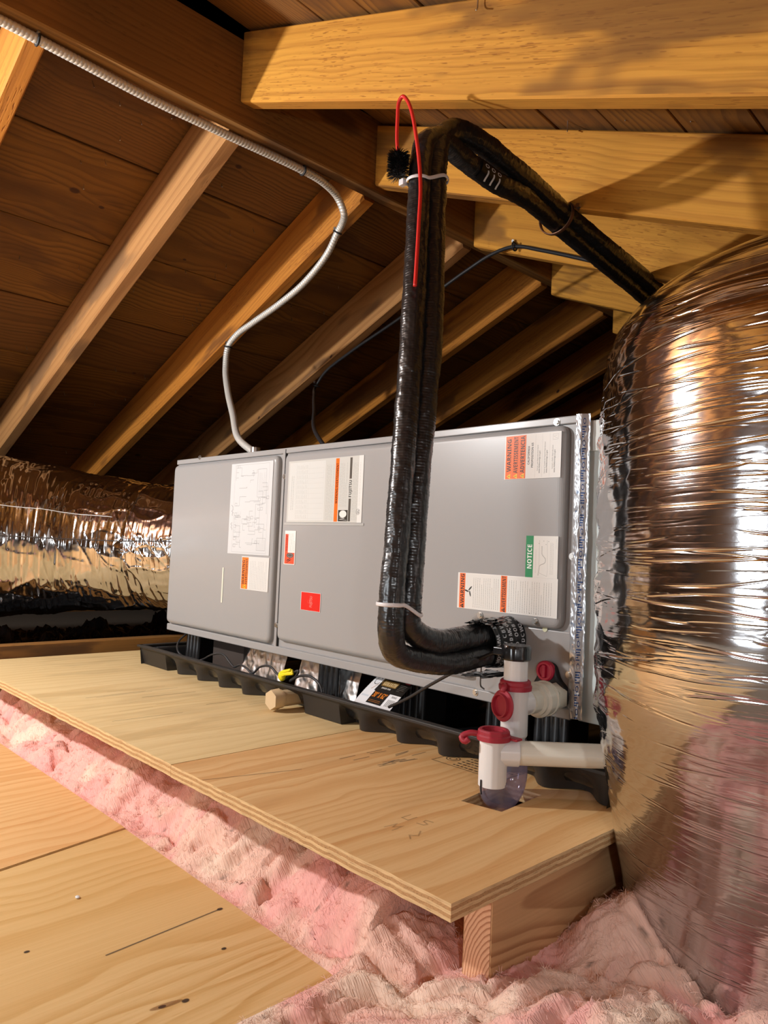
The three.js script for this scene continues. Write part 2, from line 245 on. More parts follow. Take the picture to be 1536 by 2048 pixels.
{
  const ceiling = new THREE.Group(); ceiling.name = 'ceiling'; ceiling.userData = { kind: 'structure', label: STRUCT_LABELS.ceiling, category: 'ceiling' }; scene.add(ceiling);
  // left slope: wide boards running along the ridge
  const widths = [0.375, 0.30, 0.31, 0.29, 0.31, 0.30, 0.30, 0.31, 0.30, 0.30, 0.30, 0.31];
  let s = 0; const dL = V(-CS, -SN, 0), nL = V(-SN, CS, 0);
  widths.forEach((w, i) => {
    const cuts = i % 2 ? [ZB, -1.5, 0.9, ZF] : [ZB, -0.68, 1.75, ZF];
    for (let k = 0; k < 3; k++) {
      const za = cuts[k] + 0.001, zb = cuts[k + 1] - 0.001, lift = 0.001 + 0.004 * rand();
      const c = V(XL, yL + DEP / CS, (za + zb) / 2).addScaledVector(dL, s + w / 2).addScaledVector(nL, 0.009 + lift);
      part('plank', beam(c, V(0, 0, zb - za), dL.clone().multiplyScalar(w - 0.004), nL.clone().multiplyScalar(0.018), rand() * 3, rand() * 2 + 0.2, 0.0015), (i + k) % 3 === 1 ? M.sheathB : M.sheath, ceiling);
    }
    s += w;
  });
  // right slope: narrower boards
  s = 0; const tilt = V(0, 0.08, 1).normalize(), dR = V(CS, -SN, 0);
  for (let i = 0; i < 25; i++) {
    const w = 0.142 + 0.008 * rand(), zc = 0.55;
    for (const [za, zb, dir] of [[ZB, zc, tilt], [zc, ZF, V(0, 0, 1)]]) {
      const n = new THREE.Vector3().crossVectors(dir, dR).normalize(), lift = 0.001 + 0.003 * rand(), zm = (za + zb) / 2;
      const ym = (zm < zc ? 1.465 + 0.08 * (zm - 0.145) : yR(1)) + DEP / CS;
      const c = V(XR, ym, zm).addScaledVector(dR, s + w / 2).addScaledVector(n, 0.009 + lift);
      part('plank', beam(c, dir.clone().multiplyScalar(zb - za - 0.002), dR.clone().multiplyScalar(w - 0.004), n.clone().multiplyScalar(0.018), rand() * 3, rand() * 2, 0.0015), i % 3 === 1 ? M.sheathB : M.sheath, ceiling);
    }
    s += w;
  }
}
single('ridge_board', beam(V((XL + XR) / 2, 1.413 + 0.096, (ZB + ZF) / 2), V(0, 0, ZF - ZB - 0.02), V(XR - XL, 0, 0), V(0, 0.192, 0), 0.3, 0.1), M.ridge, 'dark brown ridge board that the rafters of both slopes meet', 'ridge board');
// plumb cut: slide the end at the ridge along the rafter until it is flush with the ridge board
function plumb(g, d, x) { const P = g.attributes.position; let mid = 0; for (let i = 0; i < P.count; i++) mid += P.getX(i) / P.count; for (let i = 0; i < P.count; i++) { const q = P.getX(i); if ((q - mid) * d.x < 0) { const k = (x - q) / d.x; P.setXYZ(i, x, P.getY(i) + d.y * k, P.getZ(i)); } } return g; }
// rafters, each a beam of its own
const zBack = [3.01, 2.60, 2.19, 1.78, 1.37, 0.955, 0.545, 0.113, -0.296, -0.70, -1.11, -1.52, -1.93, -2.34, -2.75];
const leftLabels = { 6: 'left slope rafter ending at the conduit clip on the ridge', 7: 'grey brown left slope rafter, nearest in front of the one carrying the conduit', 8: 'left slope rafter that carries the flexible metal conduit', 9: 'left slope rafter that carries the black cable' };
const ORD = ['first', 'second', 'third', 'fourth', 'fifth', 'sixth', 'seventh', 'eighth'];
const farLabel = (side, i) => i < 7 ? `${side} slope rafter, ${ORD[i]} counted from the gable wall with the window` : `${side} slope rafter, ${ORD[14 - i]} counted from the far gable wall`;
zBack.forEach((zb, i) => {
  const zc = zb + 0.019, LEN = 3.62;
  const dL = V(-CS, -SN, 0), nL = V(-SN, CS, 0);
  const o = V(XL, yL, zc).addScaledVector(nL, DEP / 2 - 0.0035).addScaledVector(dL, LEN / 2 + 0.012);
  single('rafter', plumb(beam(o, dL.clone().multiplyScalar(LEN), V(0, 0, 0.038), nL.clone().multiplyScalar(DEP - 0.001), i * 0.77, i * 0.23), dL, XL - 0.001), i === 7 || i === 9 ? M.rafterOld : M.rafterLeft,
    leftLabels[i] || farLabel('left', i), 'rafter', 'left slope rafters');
  const dR = V(CS, -SN, 0), nR = V(SN, CS, 0), y = yR(zc);
  const rl = { 7: 'broad yellow right slope rafter that the red brush handle hangs before', 8: 'right slope rafter that the insulated pipes are strapped to', 9: 'right slope rafter with the black cable clipped to it' };
  const len = 3.34, q = V(XR, y, zc).addScaledVector(nR, DEP / 2 - 0.0025).addScaledVector(dR, len / 2 + 0.012);
  single('rafter', plumb(beam(q, dR.clone().multiplyScalar(len), V(0, 0, 0.038), nR.clone().multiplyScalar(DEP - 0.001), i * 0.61 + 0.4, i * 0.31 + 0.1), dR, XR + 0.001), M.rafter,
    rl[i] || farLabel('right', i), 'rafter', 'right slope rafters');
});

// ---------------------------------------------------------------- lamps (out of the frame)
function hangingLamp(p, power, label, top, r) {
  const t = thing('bulb_lamp', label, 'lamp', [p.x, p.y, p.z]);
  const bulbM = std({ color: 0xffffff, emissive: LAMP_COLOR, emissiveIntensity: 14, roughness: 0.5 });
  part('bulb', lathe(p, V(0, 1, 0), [[0, -r], [r * 0.6, -r * 0.8], [r, -r * 0.1], [r * 0.92, r * 0.35], [r * 0.5, r * 1.1], [r * 0.42, r * 1.5], [0, r * 1.5]], 24), bulbM, t);
  part('socket', lathe(p.clone().add(V(0, r * 1.45, 0)), V(0, 1, 0), [[0, 0], [r * 0.55, 0], [r * 0.6, r * 0.9], [r * 0.25, r * 1.3], [0, r * 1.3]], 20), M.rubber, t);
  part('cord', tube([p.clone().add(V(0, r * 2.6, 0)), V(p.x, (p.y + top) / 2, p.z), V(p.x, top, p.z)], 0.003, 8, 8), M.cable, t);
  const l = new THREE.PointLight(LAMP_COLOR, power, 0, 2); l.position.set(0, 0, 0); l.castShadow = true; l.shadow.radius = r / 0.02; l.name = 'light'; t.add(l);
}
hangingLamp(LAMP_POS, LAMP_POWER, 'bare bulb hanging on a short cord from the left slope', yL + (LAMP_POS.x - XL) * TAN + 0.15, 0.03);

{
  const t = thing('work_light', 'small LED work light on a stand beside the viewer', 'work light', [WORK_POS.x, 0, WORK_POS.z]), P = WORK_POS;
  part('housing', rbox(P.x - 0.03, P.x + 0.03, P.y - 0.03, P.y + 0.03, P.z + 0.012, P.z + 0.03, 0.004), M.rubber, t);
  part('lens', lathe(V(P.x, P.y, P.z + 0.012), V(0, 0, -1), [[0, 0.006], [0.014, 0.005], [0.02, 0], [0, 0]], 24), std({ color: 0xffffff, emissive: lin(0.95, 0.98, 1.0), emissiveIntensity: 8 }), t);
  part('stand', [rbox(P.x - 0.006, P.x + 0.006, 0.004, P.y - 0.028, P.z + 0.016, P.z + 0.028, 0.002), rbox(P.x - 0.07, P.x + 0.07, 0, 0.012, P.z - 0.05, P.z + 0.09, 0.004)], M.steel, t);
  const l = new THREE.PointLight(lin(0.95, 0.98, 1.0), WORK_POWER, 0, 2); l.position.set(0, P.y, -0.004); l.castShadow = true; l.shadow.radius = 0.9; l.name = 'light'; t.add(l);
}
// ---------------------------------------------------------------- decks
function sheet(name, outline, holes, y0, y1, mat, label, du, dv) {
  const s = new THREE.Shape(outline.map(([x, z]) => new THREE.Vector2(x, -z))); for (const h of holes) s.holes.push(new THREE.Path(h.map(([x, z]) => new THREE.Vector2(x, -z))));
  let g = new THREE.ExtrudeGeometry(s, { depth: y1 - y0, bevelEnabled: false }); g.rotateX(-Math.PI / 2); g.translate(0, y0, 0); if (g.index) g = g.toNonIndexed();
  const P = g.attributes.position, N = g.attributes.normal, U = g.attributes.uv;
  for (let i = 0; i < P.count; i++) Math.abs(N.getY(i)) > 0.5 ? U.setXY(i, du + P.getZ(i) , dv + P.getX(i)) : U.setXY(i, P.getX(i) + P.getZ(i), (P.getY(i) - y0) / (y1 - y0));
  const m = single(name, g, [mat, M.plyEdge], label, 'plywood', 'plywood sheets'); return m;
}
const PY = 0.156, PZ = 0.430, PX = 0.1375;       // platform top, front edge, right edge
const SEAM = -0.417;
const jag = (a, b, n, amp, fix, seed) => { const r = rng(seed), o = []; for (let i = 0; i <= n; i++) { const t = i / n, e = (i === 0 || i === n) ? 0 : (r() - 0.5) * amp; o.push([a[0] + (b[0] - a[0]) * t + (fix === 'x' ? 0 : e), a[1] + (b[1] - a[1]) * t + (fix === 'x' ? e : 0)]); } return o; };
sheet('plywood_sheet', [...jag([-1.515, PZ], [SEAM - 0.0012, PZ - 0.001], 40, 0.0022, 'x', 4), [SEAM - 0.0012, -0.74], [-1.49, -0.74]], [], PY - 0.018, PY, M.plyA, 'pale yellow plywood sheet under the left part of the drain pan', 0.1, 0.2);
sheet('plywood_sheet', [...jag([SEAM + 0.0012, PZ], [PX, PZ], 26, 0.0022, 'x', 5), [PX, -0.74], [SEAM + 0.0012, -0.74]], [[[-0.046, 0.197], [-0.060, 0.090], [0.008, 0.085], [0.014, 0.186]]], PY - 0.018, PY, M.plyB, 'orange grained plywood sheet with a square hole for the trap', 0.7, 0.9);
sheet('plywood_sheet', [[-0.566, 0.425], [-1.9, 0.431], [-1.9, 1.65], [-0.502, 1.65], [-0.504, 0.74]], [], 0.0, 0.018, M.plyB, 'orange lower deck plywood with a ragged joint to its neighbour', 0.3, 0.35);
sheet('plywood_sheet', [[-0.558, 0.427], [-0.496, 0.74], [-0.494, 1.65], [0.004, 1.65], [-0.006, 0.431]], [], 0.0, 0.018, M.plyC, 'yellow lower deck plywood, its corner ending at the pink insulation', 0.2, 0.1);
// platform joists
function joist(x0, x1, y0, y1, z0, z1, label, endMat = true, along = 'z') {
  const a = along === 'z' ? V(0, 0, z1 - z0) : V(x1 - x0, 0, 0), b = V(0, y1 - y0, 0), c = along === 'z' ? V(x1 - x0, 0, 0) : V(0, 0, z1 - z0);
  const g = beam(V((x0 + x1) / 2, (y0 + y1) / 2, (z0 + z1) / 2), a, b, c, x0 * 3.3, 0.12, 0.0018);
  const t = thing('platform_joist', label, 'joist', [(x0 + x1) / 2, y0, (z0 + z1) / 2], 'platform joists');
  part('board', g, M.joist, t);
  if (endMat && along === 'z') { const e = new THREE.PlaneGeometry(x1 - x0 - 0.003, y1 - y0 - 0.003); e.translate((x0 + x1) / 2, (y0 + y1) / 2, z1 + 0.0006); part('end_grain', e, M.endGrain, t, 'pale sawn end with curved growth rings'); }
  return t;
}
joist(0.083, 0.121, 0.0, 0.138, -0.72, 0.342, 'knotty end joist under the plywood corner, ringed end grain showing');
joist(-0.437, -0.399, 0.0, 0.138, -0.72, 0.30, 'hidden platform joist under the seam of the plywood sheets');
joist(-0.96, -0.922, 0.0, 0.138, -0.72, 0.30, 'hidden platform joist under the middle of the pale sheet');
joist(-1.46, -1.422, 0.0, 0.138, -0.72, 0.30, 'platform joist at the far end of the pale plywood sheet');
joist(-0.398, 0.082, 0.0, 0.138, 0.12, 0.158, 'dark cross blocking between two joists below the trap', false, 'x');

// ---------------------------------------------------------------- dark board and plastic under the far duct
single('rim_board', beam(V(-1.575, 0.093, -0.1), V(0, 0, 2.2), V(0.038, 0, 0), V(0, 0.186, 0), 0.2, 0.4), M.ridge, 'dark brown board on edge beyond the far end of the platform', 'board');
{
  const g = grid(130, 150, (u, v) => { const x = -1.62 - u * 1.3, z = -1.1 + v * 1.5; const f = fbm(x * 7, z * 7, 3, 4), k = 1 - Math.abs(sn(x * 16 + f * 3, z * 14, 9)); return V(x, Math.max(0.006, 0.05 + 0.09 * f + 0.05 * k * k * noise(x * 5, z * 5, 4)), z); });
  single('plastic_sheeting', g, Object.assign(M.blackPlastic.clone(), { side: THREE.DoubleSide }), 'crumpled black plastic sheeting lying under the far duct', 'plastic sheet');
}
// ---------------------------------------------------------------- ink, pencil and chips on the decks
function decal(parent, name, x0, x1, z0, z1, y, W, H, draw, label) {
  const c = document.createElement('canvas'); c.width = W; c.height = H; const q = c.getContext('2d'); q.clearRect(0, 0, W, H); draw(q, W, H); const t = new THREE.CanvasTexture(c); t.colorSpace = THREE.SRGBColorSpace;
  const g = new THREE.PlaneGeometry(x1 - x0, z1 - z0); g.rotateX(-Math.PI / 2); g.translate((x0 + x1) / 2, y + 0.0004, (z0 + z1) / 2);
  part(name, g, std({ map: t, transparent: true, roughness: 0.8 }), parent, label);
}
const SH = (n) => scene.children.filter((o) => o.name.startsWith('plywood_sheet'))[n];
decal(SH(1), 'grade_stamp', -0.205, -0.065, 0.02, 0.085, PY, 420, 200, (x, w, h) => {
  x.strokeStyle = 'rgba(60,46,36,0.75)'; x.fillStyle = 'rgba(60,46,36,0.75)'; x.lineWidth = 5; x.strokeRect(6, 6, w - 12, h - 12); x.beginPath(); x.arc(60, 96, 34, 0, 7); x.stroke(); x.beginPath(); x.arc(60, 96, 18, 0, 7); x.stroke(); const r = rng(9);
  for (let k = 0; k < 5; k++) { let a = 120; while (a < w - 30) { const l = 8 + 20 * r(); x.fillRect(a, 26 + k * 34, l, 12); a += l + 8; } }
}, 'dark ink grade stamp');
decal(SH(1), 'pencil_line', -0.34, -0.20, 0.05, 0.43, PY, 256, 700, (x, w, h) => { x.strokeStyle = 'rgba(70,58,48,0.55)'; x.lineWidth = 3; x.beginPath(); x.moveTo(w * 0.1, h); x.lineTo(w * 0.4, h * 0.62); x.stroke(); x.lineWidth = 5; const r = rng(3); x.strokeStyle = 'rgba(70,66,62,0.4)'; for (let i = 0; i < 16; i++) { const a = w * (0.3 + 0.6 * r()), b = h * (0.1 + 0.4 * r()); x.beginPath(); x.moveTo(a, b); x.lineTo(a + w * 0.1 * (r() - 0.5), b - h * 0.09); x.stroke(); } }, 'grey pencil line and scuffs');
decal(SH(1), 'pencil_letters', -0.06, 0.03, 0.27, 0.37, PY, 300, 300, (x, w, h) => { x.strokeStyle = 'rgba(120,88,58,0.32)'; x.lineWidth = 6; const S = (a, b, p) => { x.beginPath(); p.forEach(([u, v], i) => i ? x.lineTo(a + u, b + v) : x.moveTo(a + u, b + v)); x.stroke(); }; S(30, 60, [[0, 0], [0, 50], [36, 50], [36, 0]]); S(110, 50, [[40, 0], [4, 8], [8, 24], [38, 32], [34, 50], [0, 56]]); S(60, 170, [[0, 60], [6, 0], [22, 34], [40, 0], [46, 60]]); S(180, 150, [[0, 0], [30, 40], [2, 60], [34, 84]]); }, 'faint pencil letters');
decal(SH(0), 'scratch', -1.0, -0.62, 0.02, 0.40, PY, 600, 600, (x, w, h) => { const r = rng(8); for (let i = 0; i < 12; i++) { const a = w * (0.05 + 0.9 * r()); x.strokeStyle = `rgba(70,60,46,${0.2 + 0.35 * r()})`; x.lineWidth = 1.5 + 3 * r(); const b = h * 0.7 * r(); x.beginPath(); x.moveTo(a, b); x.lineTo(a + w * 0.03 * (r() - 0.5), b + h * (0.15 + 0.4 * r())); x.stroke(); } }, 'grey scratches along the grain');
decal(SH(3), 'pencil_line', -0.36, -0.06, 0.44, 0.9, 0.018, 500, 800, (x, w, h) => { x.strokeStyle = 'rgba(66,60,58,0.7)'; x.lineWidth = 3.5; x.beginPath(); x.moveTo(w * 0.42, h * 0.02); x.lineTo(w * 0.46, h * 0.36); x.stroke(); x.fillStyle = 'rgba(58,40,26,0.85)'; for (const [a, b, q] of [[0.42, 0.02, 5], [0.7, 0.12, 4], [0.9, 0.3, 5], [0.25, 0.5, 4], [0.6, 0.7, 4]]) { x.beginPath(); x.ellipse(w * a, h * b, q, q * 1.4, 0, 0, 7); x.fill(); } x.fillStyle = 'rgba(140,92,44,0.5)'; x.beginPath(); x.ellipse(w * 0.88, h * 0.34, 6, 30, 0.15, 0, 7); x.fill(); x.fillStyle = 'rgba(64,36,14,0.85)'; x.beginPath(); x.ellipse(w * 0.88, h * 0.35, 4, 7, 0.15, 0, 7); x.fill(); }, 'thin dark line and specks');
for (const [px, py, y, r, l] of [[155, 1796, 0.018, 0.0032, 'white paint chip lying on the lower deck plywood'], [342, 1314, PY, 0.004, 'white crumb lying in front of the drain pan']]) { const p = onY(px, py, y), g = new THREE.IcosahedronGeometry(r, 1); g.scale(1.3, 0.45, 0.9); g.translate(p.x, y + r * 0.42, p.z); single('paint_chip', g, M.white, l, 'chip', 'white chips'); }
// ---------------------------------------------------------------- pink glass wool, one fluffy uncountable mass
{
  const X0 = -1.5, X1 = 0.92, Z0 = -0.30, Z1 = 0.82, ST = 0.0046, nx = Math.round((X1 - X0) / ST), nz = Math.round((Z1 - Z0) / ST);
  const pos = new Float32Array((nx + 1) * (nz + 1) * 3), col = new Float32Array((nx + 1) * (nz + 1) * 3), keep = new Uint8Array((nx + 1) * (nz + 1));
  const bump = (x, z, cx, cz, rx, rz) => Math.exp(-(((x - cx) / rx) ** 2) - (((z - cz) / rz) ** 2));
  const bil = (x, z, s) => { const n = Math.abs(sn(x, z, s)); return Math.sqrt(n + 0.02); };      // round puffs with creases between
  for (let j = 0; j <= nz; j++) for (let i = 0; i <= nx; i++) {
    const k = j * (nx + 1) + i, x = X0 + i * ST, z = Z0 + j * ST;
    const deckD = Math.max(x + 0.006, 0.43 - z), under = x < 0.14 && z < 0.44;      // metres clear of the lower deck's edge
    let h;
    if (x < -0.01) h = 0.014 + 0.062 * sstep(0, 0.12, 0.43 - z) - 0.02 * sstep(0.2, 0.4, 0.43 - z);
    else h = 0.030 + 0.018 * sstep(0.0, 0.2, deckD);
    h += 0.055 * bump(x, z, 0.185, 0.16, 0.045, 0.07) + 0.030 * bump(x, z, 0.34, 0.36, 0.14, 0.06) + 0.022 * bump(x, z, 0.20, 0.45, 0.05, 0.06) - 0.02 * bump(x, z, 0.15, 0.30, 0.02, 0.08) + 0.03 * bump(x, z, -0.02, 0.36, 0.05, 0.05) + 0.02 * bump(x, z, 0.40, 0.62, 0.2, 0.05);
    const w1 = fbm(x * 6 + 3, z * 6, 1.5, 3), w2 = fbm(x * 6, z * 6 + 9, 4.5, 3), w3 = fbm(x * 24, z * 24, 6.5, 2), w4 = fbm(x * 24 + 8, z * 24, 9.5, 2);
    const bx = x + 0.07 * w1 + 0.014 * w3, bz = z + 0.07 * w2 + 0.014 * w4;
    const soft = sstep(-0.004, 0.035, deckD), soft2 = sstep(-0.004, 0.012, deckD);
    h += soft * (0.036 * (bil(bx * 8, bz * 9, 2) - 0.55) + 0.020 * (bil(bx * 23 + 5, bz * 25, 7) - 0.55) + 0.008 * (bil(bx * 55, bz * 55, 11) - 0.55)) + soft2 * (0.0042 * (bil(x * 120 + 3 * w3, z * 120 + 3 * w4, 3) - 0.5) + 0.0022 * sn(x * 210, z * 210, 6));
    if (under) h = Math.min(h, 0.130 + 0.004 * sn(x * 40, z * 40));
    if (x > 0.078 && x < 0.126 && z < 0.348) h = Math.min(h, 0.046);
    const dk = deckD < -0.004; if (dk) h = Math.min(h, 0.010);
    h = Math.max(h, dk ? 0.004 : 0.012);
    const mv = deckD > 0.03 ? 1 : 0;
    pos[k * 3] = x + mv * (0.014 * fbm(x * 20, z * 20, 20, 2)); pos[k * 3 + 1] = h; pos[k * 3 + 2] = z + mv * 0.014 * fbm(x * 20, z * 20, 30, 2);
    // dye: pink wool, unevenly coloured, with cream, tan and soiled tufts
    const p = fbm(bx * 4, bz * 4, 40, 4), q = fbm(bx * 13, bz * 13, 44, 4), f = fbm(bx * 60, bz * 60, 46, 2), d = noise(x * 260, z * 260, 50);
    let c = mixc([0.86, 0.46, 0.40], [0.86, 0.56, 0.45], sstep(-0.2, 0.3, p)); c = mixc(c, [0.88, 0.71, 0.56], sstep(0.10, 0.42, q + p * 0.5) * 0.7); c = mixc(c, [0.86, 0.40, 0.37], sstep(0.10, 0.42, -q - p * 0.3) * 0.75); c = mixc(c, [0.55, 0.34, 0.24], sstep(0.2, 0.5, f + 0.35 * p) * 0.25);
    if (d > 0.972) c = mixc(c, [0.10, 0.07, 0.05], 0.65);
    col.set(c, k * 3); keep[k] = dk ? 0 : 1;
  }
  const idx = [];
  for (let j = 0; j < nz; j++) for (let i = 0; i < nx; i++) { const a = j * (nx + 1) + i, b = a + nx + 1; if (keep[a] || keep[a + 1] || keep[b] || keep[b + 1]) idx.push(a, b, a + 1, b, b + 1, a + 1); }
  const g = new THREE.BufferGeometry(); g.setAttribute('position', new THREE.BufferAttribute(pos, 3)); g.setAttribute('color', new THREE.BufferAttribute(col, 3)); g.setIndex(idx); g.computeVertexNormals();
  const uvs = new Float32Array((nx + 1) * (nz + 1) * 2); for (let k = 0; k < uvs.length / 2; k++) { uvs[k * 2] = pos[k * 3] + pos[k * 3 + 1]; uvs[k * 2 + 1] = pos[k * 3 + 2]; } g.setAttribute('uv', new THREE.BufferAttribute(uvs, 2));
  const m = shade(new THREE.Mesh(g, phys({ vertexColors: true, bumpMap: T_WOOL, bumpScale: 0.0014, roughness: 1, sheen: 0.3, sheenRoughness: 0.8, sheenColor: lin(0.9, 0.7, 0.6) }))); m.name = 'glass_wool_insulation';
  m.userData = { kind: 'stuff', label: 'pink fluffy glass wool insulation lying between and around the decks', category: 'insulation' }; scene.add(m);
  // loose fibres standing out of the wool
  const r = rng(808), tp = [], ti = []; for (let k = 0; k < 7; k++) { const a = r() * 6.283, l = 0.003 + 0.0035 * r(), b = 0.5 + 1.2 * r(), w = 0.00017; let px = 0.003 * (r() - 0.5), py = -0.002, pz = 0.003 * (r() - 0.5); const base = tp.length / 3; for (let s = 0; s <= 4; s++) { const t = s / 4, ex = px + Math.cos(a) * l * t * b * 0.8, ez = pz + Math.sin(a) * l * t * b * 0.8, ey = py + l * (t - 0.45 * b * t * t); tp.push(ex - Math.sin(a) * w, ey, ez + Math.cos(a) * w, ex + Math.sin(a) * w, ey, ez - Math.cos(a) * w); if (s) ti.push(base + s * 2 - 2, base + s * 2 - 1, base + s * 2, base + s * 2, base + s * 2 - 1, base + s * 2 + 1); } }
  const fg = new THREE.BufferGeometry(); fg.setAttribute('position', new THREE.Float32BufferAttribute(tp, 3)); fg.setIndex(ti); fg.computeVertexNormals();
  const N = 22000, im = new THREE.InstancedMesh(fg, std({ color: 0xffffff, roughness: 1, side: THREE.DoubleSide }), N), mt = new THREE.Matrix4(), qt = new THREE.Quaternion(), c = new THREE.Color();
  let n = 0; while (n < N) { const i = Math.floor(r() * nx), j = Math.floor(r() * nz), k = j * (nx + 1) + i; if (!keep[k] || pos[k * 3 + 2] < 0.05 && pos[k * 3] < 0.13) continue; const s = 0.6 + 0.8 * r(); qt.setFromEuler(new THREE.Euler((r() - 0.5) * 1.4, r() * 6.28, (r() - 0.5) * 1.4)); mt.compose(V(pos[k * 3], pos[k * 3 + 1], pos[k * 3 + 2]), qt, V(s, s, s)); im.setMatrixAt(n, mt); c.setRGB(col[k * 3], col[k * 3 + 1], col[k * 3 + 2]).lerp(new THREE.Color().setRGB(0.78, 0.6, 0.52), 0.3); im.setColorAt(n, c); n++; }
  im.name = 'fibres'; im.userData = { kind: 'stuff' }; shade(im); m.add(im);
}
// ---------------------------------------------------------------- air handler
const UB = 0.25, UT = 0.709, UW = 1.25, UD = 0.53;          // bottom, top, length, depth; front face is z = 0
function roundPoly(pts, r) {
  const s = new THREE.Shape(), n = pts.length;
  for (let i = 0; i < n; i++) {
    const p = new THREE.Vector2(...pts[i]), a = new THREE.Vector2(...pts[(i + n - 1) % n]).sub(p), b = new THREE.Vector2(...pts[(i + 1) % n]).sub(p), k = Math.min(r, a.length() / 2, b.length() / 2);
    const q = p.clone().addScaledVector(a.normalize(), k), w = p.clone().addScaledVector(b.normalize(), k); i ? s.lineTo(q.x, q.y) : s.moveTo(q.x, q.y); s.quadraticCurveTo(p.x, p.y, w.x, w.y);
  }
  s.closePath(); return s;
}
function pillow(pts, r, z0, h, bev) { const g = new THREE.ExtrudeGeometry(roundPoly(pts, r), { depth: Math.max(h - bev, 0.0005), bevelEnabled: true, bevelSize: bev * 1.3, bevelOffset: -bev * 1.3, bevelThickness: bev, bevelSegments: 6, curveSegments: 8 }); g.translate(0, 0, z0); return g; }
const unit = thing('air_handler', 'long grey metal air handler lying on its side, covered in warning stickers', 'air handler', [-0.625, UB, -UD / 2]);
part('body', rbox(-UW, 0, UB, UT, -UD, -0.0005, 0.003, 2), M.cabinet, unit, 'grey sheet metal cabinet');
const PH = 0.014;
const door = part('access_door', pillow([[-1.249, 0.268], [-0.768, 0.268], [-0.768, 0.6955], [-1.249, 0.6955]], 0.018, -0.0003, PH, 0.0095), M.cabinet, unit, 'plain grey door with rounded raised edge');
const panel = part('front_panel', pillow([[-0.742, 0.280], [-0.185, 0.280], [-0.185, 0.381], [-0.016, 0.381], [-0.016, 0.697], [-0.742, 0.697]], 0.018, -0.0003, PH, 0.0095), M.cabinet, unit, 'long grey panel with rounded raised edge');
part('corner_panel', pillow([[-0.183, 0.256], [-0.004, 0.256], [-0.004, 0.3785], [-0.183, 0.3785]], 0.003, -0.0003, 0.003, 0.0015), M.cabinet, unit);
part('top_rail', rbox(-UW, 0, 0.6985, UT + 0.002, -0.02, 0.004, 0.0018), M.cabinet, unit);
part('bottom_rail', rbox(-UW - 0.002, 0.001, UB - 0.002, 0.2655, -0.02, 0.0065, 0.0025), M.cabinet, unit);
part('seam_post', rbox(-0.7595, -0.7505, UB + 0.001, UT, -0.01, 0.005, 0.0018), M.cabinet, unit);
part('seam_gap', box(-0.7502, -0.7482, UB + 0.001, UT - 0.001, -0.004, 0.0044), M.rubber, unit, 'dark gap between door and panel');
for (const [px, py, z] of [[569, 953, 0.005], [553, 1250, 0.005], [1114, 844, 0.004], [1145, 1113, 0.002], [960, 1230, PH], [1070, 1242, PH], [1138, 1350, 0.004], [951, 1385, 0.0065], [400, 915, 0.004]]) {
  const p = onZ(px, py, z); const s = part('screw', hexHead(p, V(0, 0, 1), 0.0042, 0.0035), M.steel, unit);
  part('washer', lathe(V(0, 0, 0), V(0, 0, 1), [[0, -0.001], [0.0058, -0.001], [0.0058, 0.0008], [0, 0.0012]], 16).translate(p.x, p.y, p.z), M.steel, s).position.set(0, 0, 0);
}
// chalk and scuff marks on the door
{ const a = onZ(447, 1135, PH + 0.0006), b = onZ(442, 1205, PH + 0.0006); part('paint_scuff', new THREE.PlaneGeometry(0.006, a.y - b.y).translate((a.x + b.x) / 2, (a.y + b.y) / 2, PH + 0.0006), std({ color: lin(0.72, 0.72, 0.60), roughness: 0.8 }), unit, 'cream paint scuff'); }
{ const p = onZ(1090, 1258, 0.0032); part('paint_dot', new THREE.CircleGeometry(0.0045, 16).translate(p.x, p.y, 0.0036), std({ color: lin(0.72, 0.74, 0.50), roughness: 0.8 }), unit, 'pale dot'); }

// stickers: print on thin film; text reads upwards
function canvasTex(w, h, draw) { const c = document.createElement('canvas'); c.width = w; c.height = h; const x = c.getContext('2d'); draw(x, w, h); const t = new THREE.CanvasTexture(c); t.colorSpace = THREE.SRGBColorSpace; t.anisotropy = 8; return t; }
function lines(x, x0, y0, w, h, n, col, lw, seed, fill = 0.93) { const r = rng(seed); x.strokeStyle = col; x.lineWidth = lw; for (let i = 0; i < n; i++) { let a = x0; const y = y0 + (i + 0.5) * h / n, end = x0 + w * (i % 5 === 4 ? 0.35 + 0.5 * r() : fill); while (a < end) { const k = w * (0.02 + 0.05 * r()); x.beginPath(); x.moveTo(a, y); x.lineTo(Math.min(end, a + k), y); x.stroke(); a += k + w * 0.012; } } }
function tri(x, cx, cy, s, col, bang) { x.fillStyle = col; x.beginPath(); x.moveTo(cx, cy - s); x.lineTo(cx + s, cy + s * 0.8); x.lineTo(cx - s, cy + s * 0.8); x.closePath(); x.fill(); x.fillStyle = bang; x.fillRect(cx - s * 0.1, cy - s * 0.35, s * 0.2, s * 0.6); x.fillRect(cx - s * 0.1, cy + s * 0.4, s * 0.2, s * 0.2); }
function fitText(x, s, cx, cy, maxW, font, col) { x.font = font; x.fillStyle = col; x.textAlign = 'center'; x.textBaseline = 'middle'; const w = x.measureText(s).width; x.save(); x.translate(cx, cy); if (w > maxW) x.scale(maxW / w, 1); x.fillText(s, 0, 0); x.restore(); }
function rrect(x, a, b, w, h, r) { x.beginPath(); x.moveTo(a + r, b); x.arcTo(a + w, b, a + w, b + h, r); x.arcTo(a + w, b + h, a, b + h, r); x.arcTo(a, b + h, a, b, r); x.arcTo(a, b, a + w, b, r); x.closePath(); }
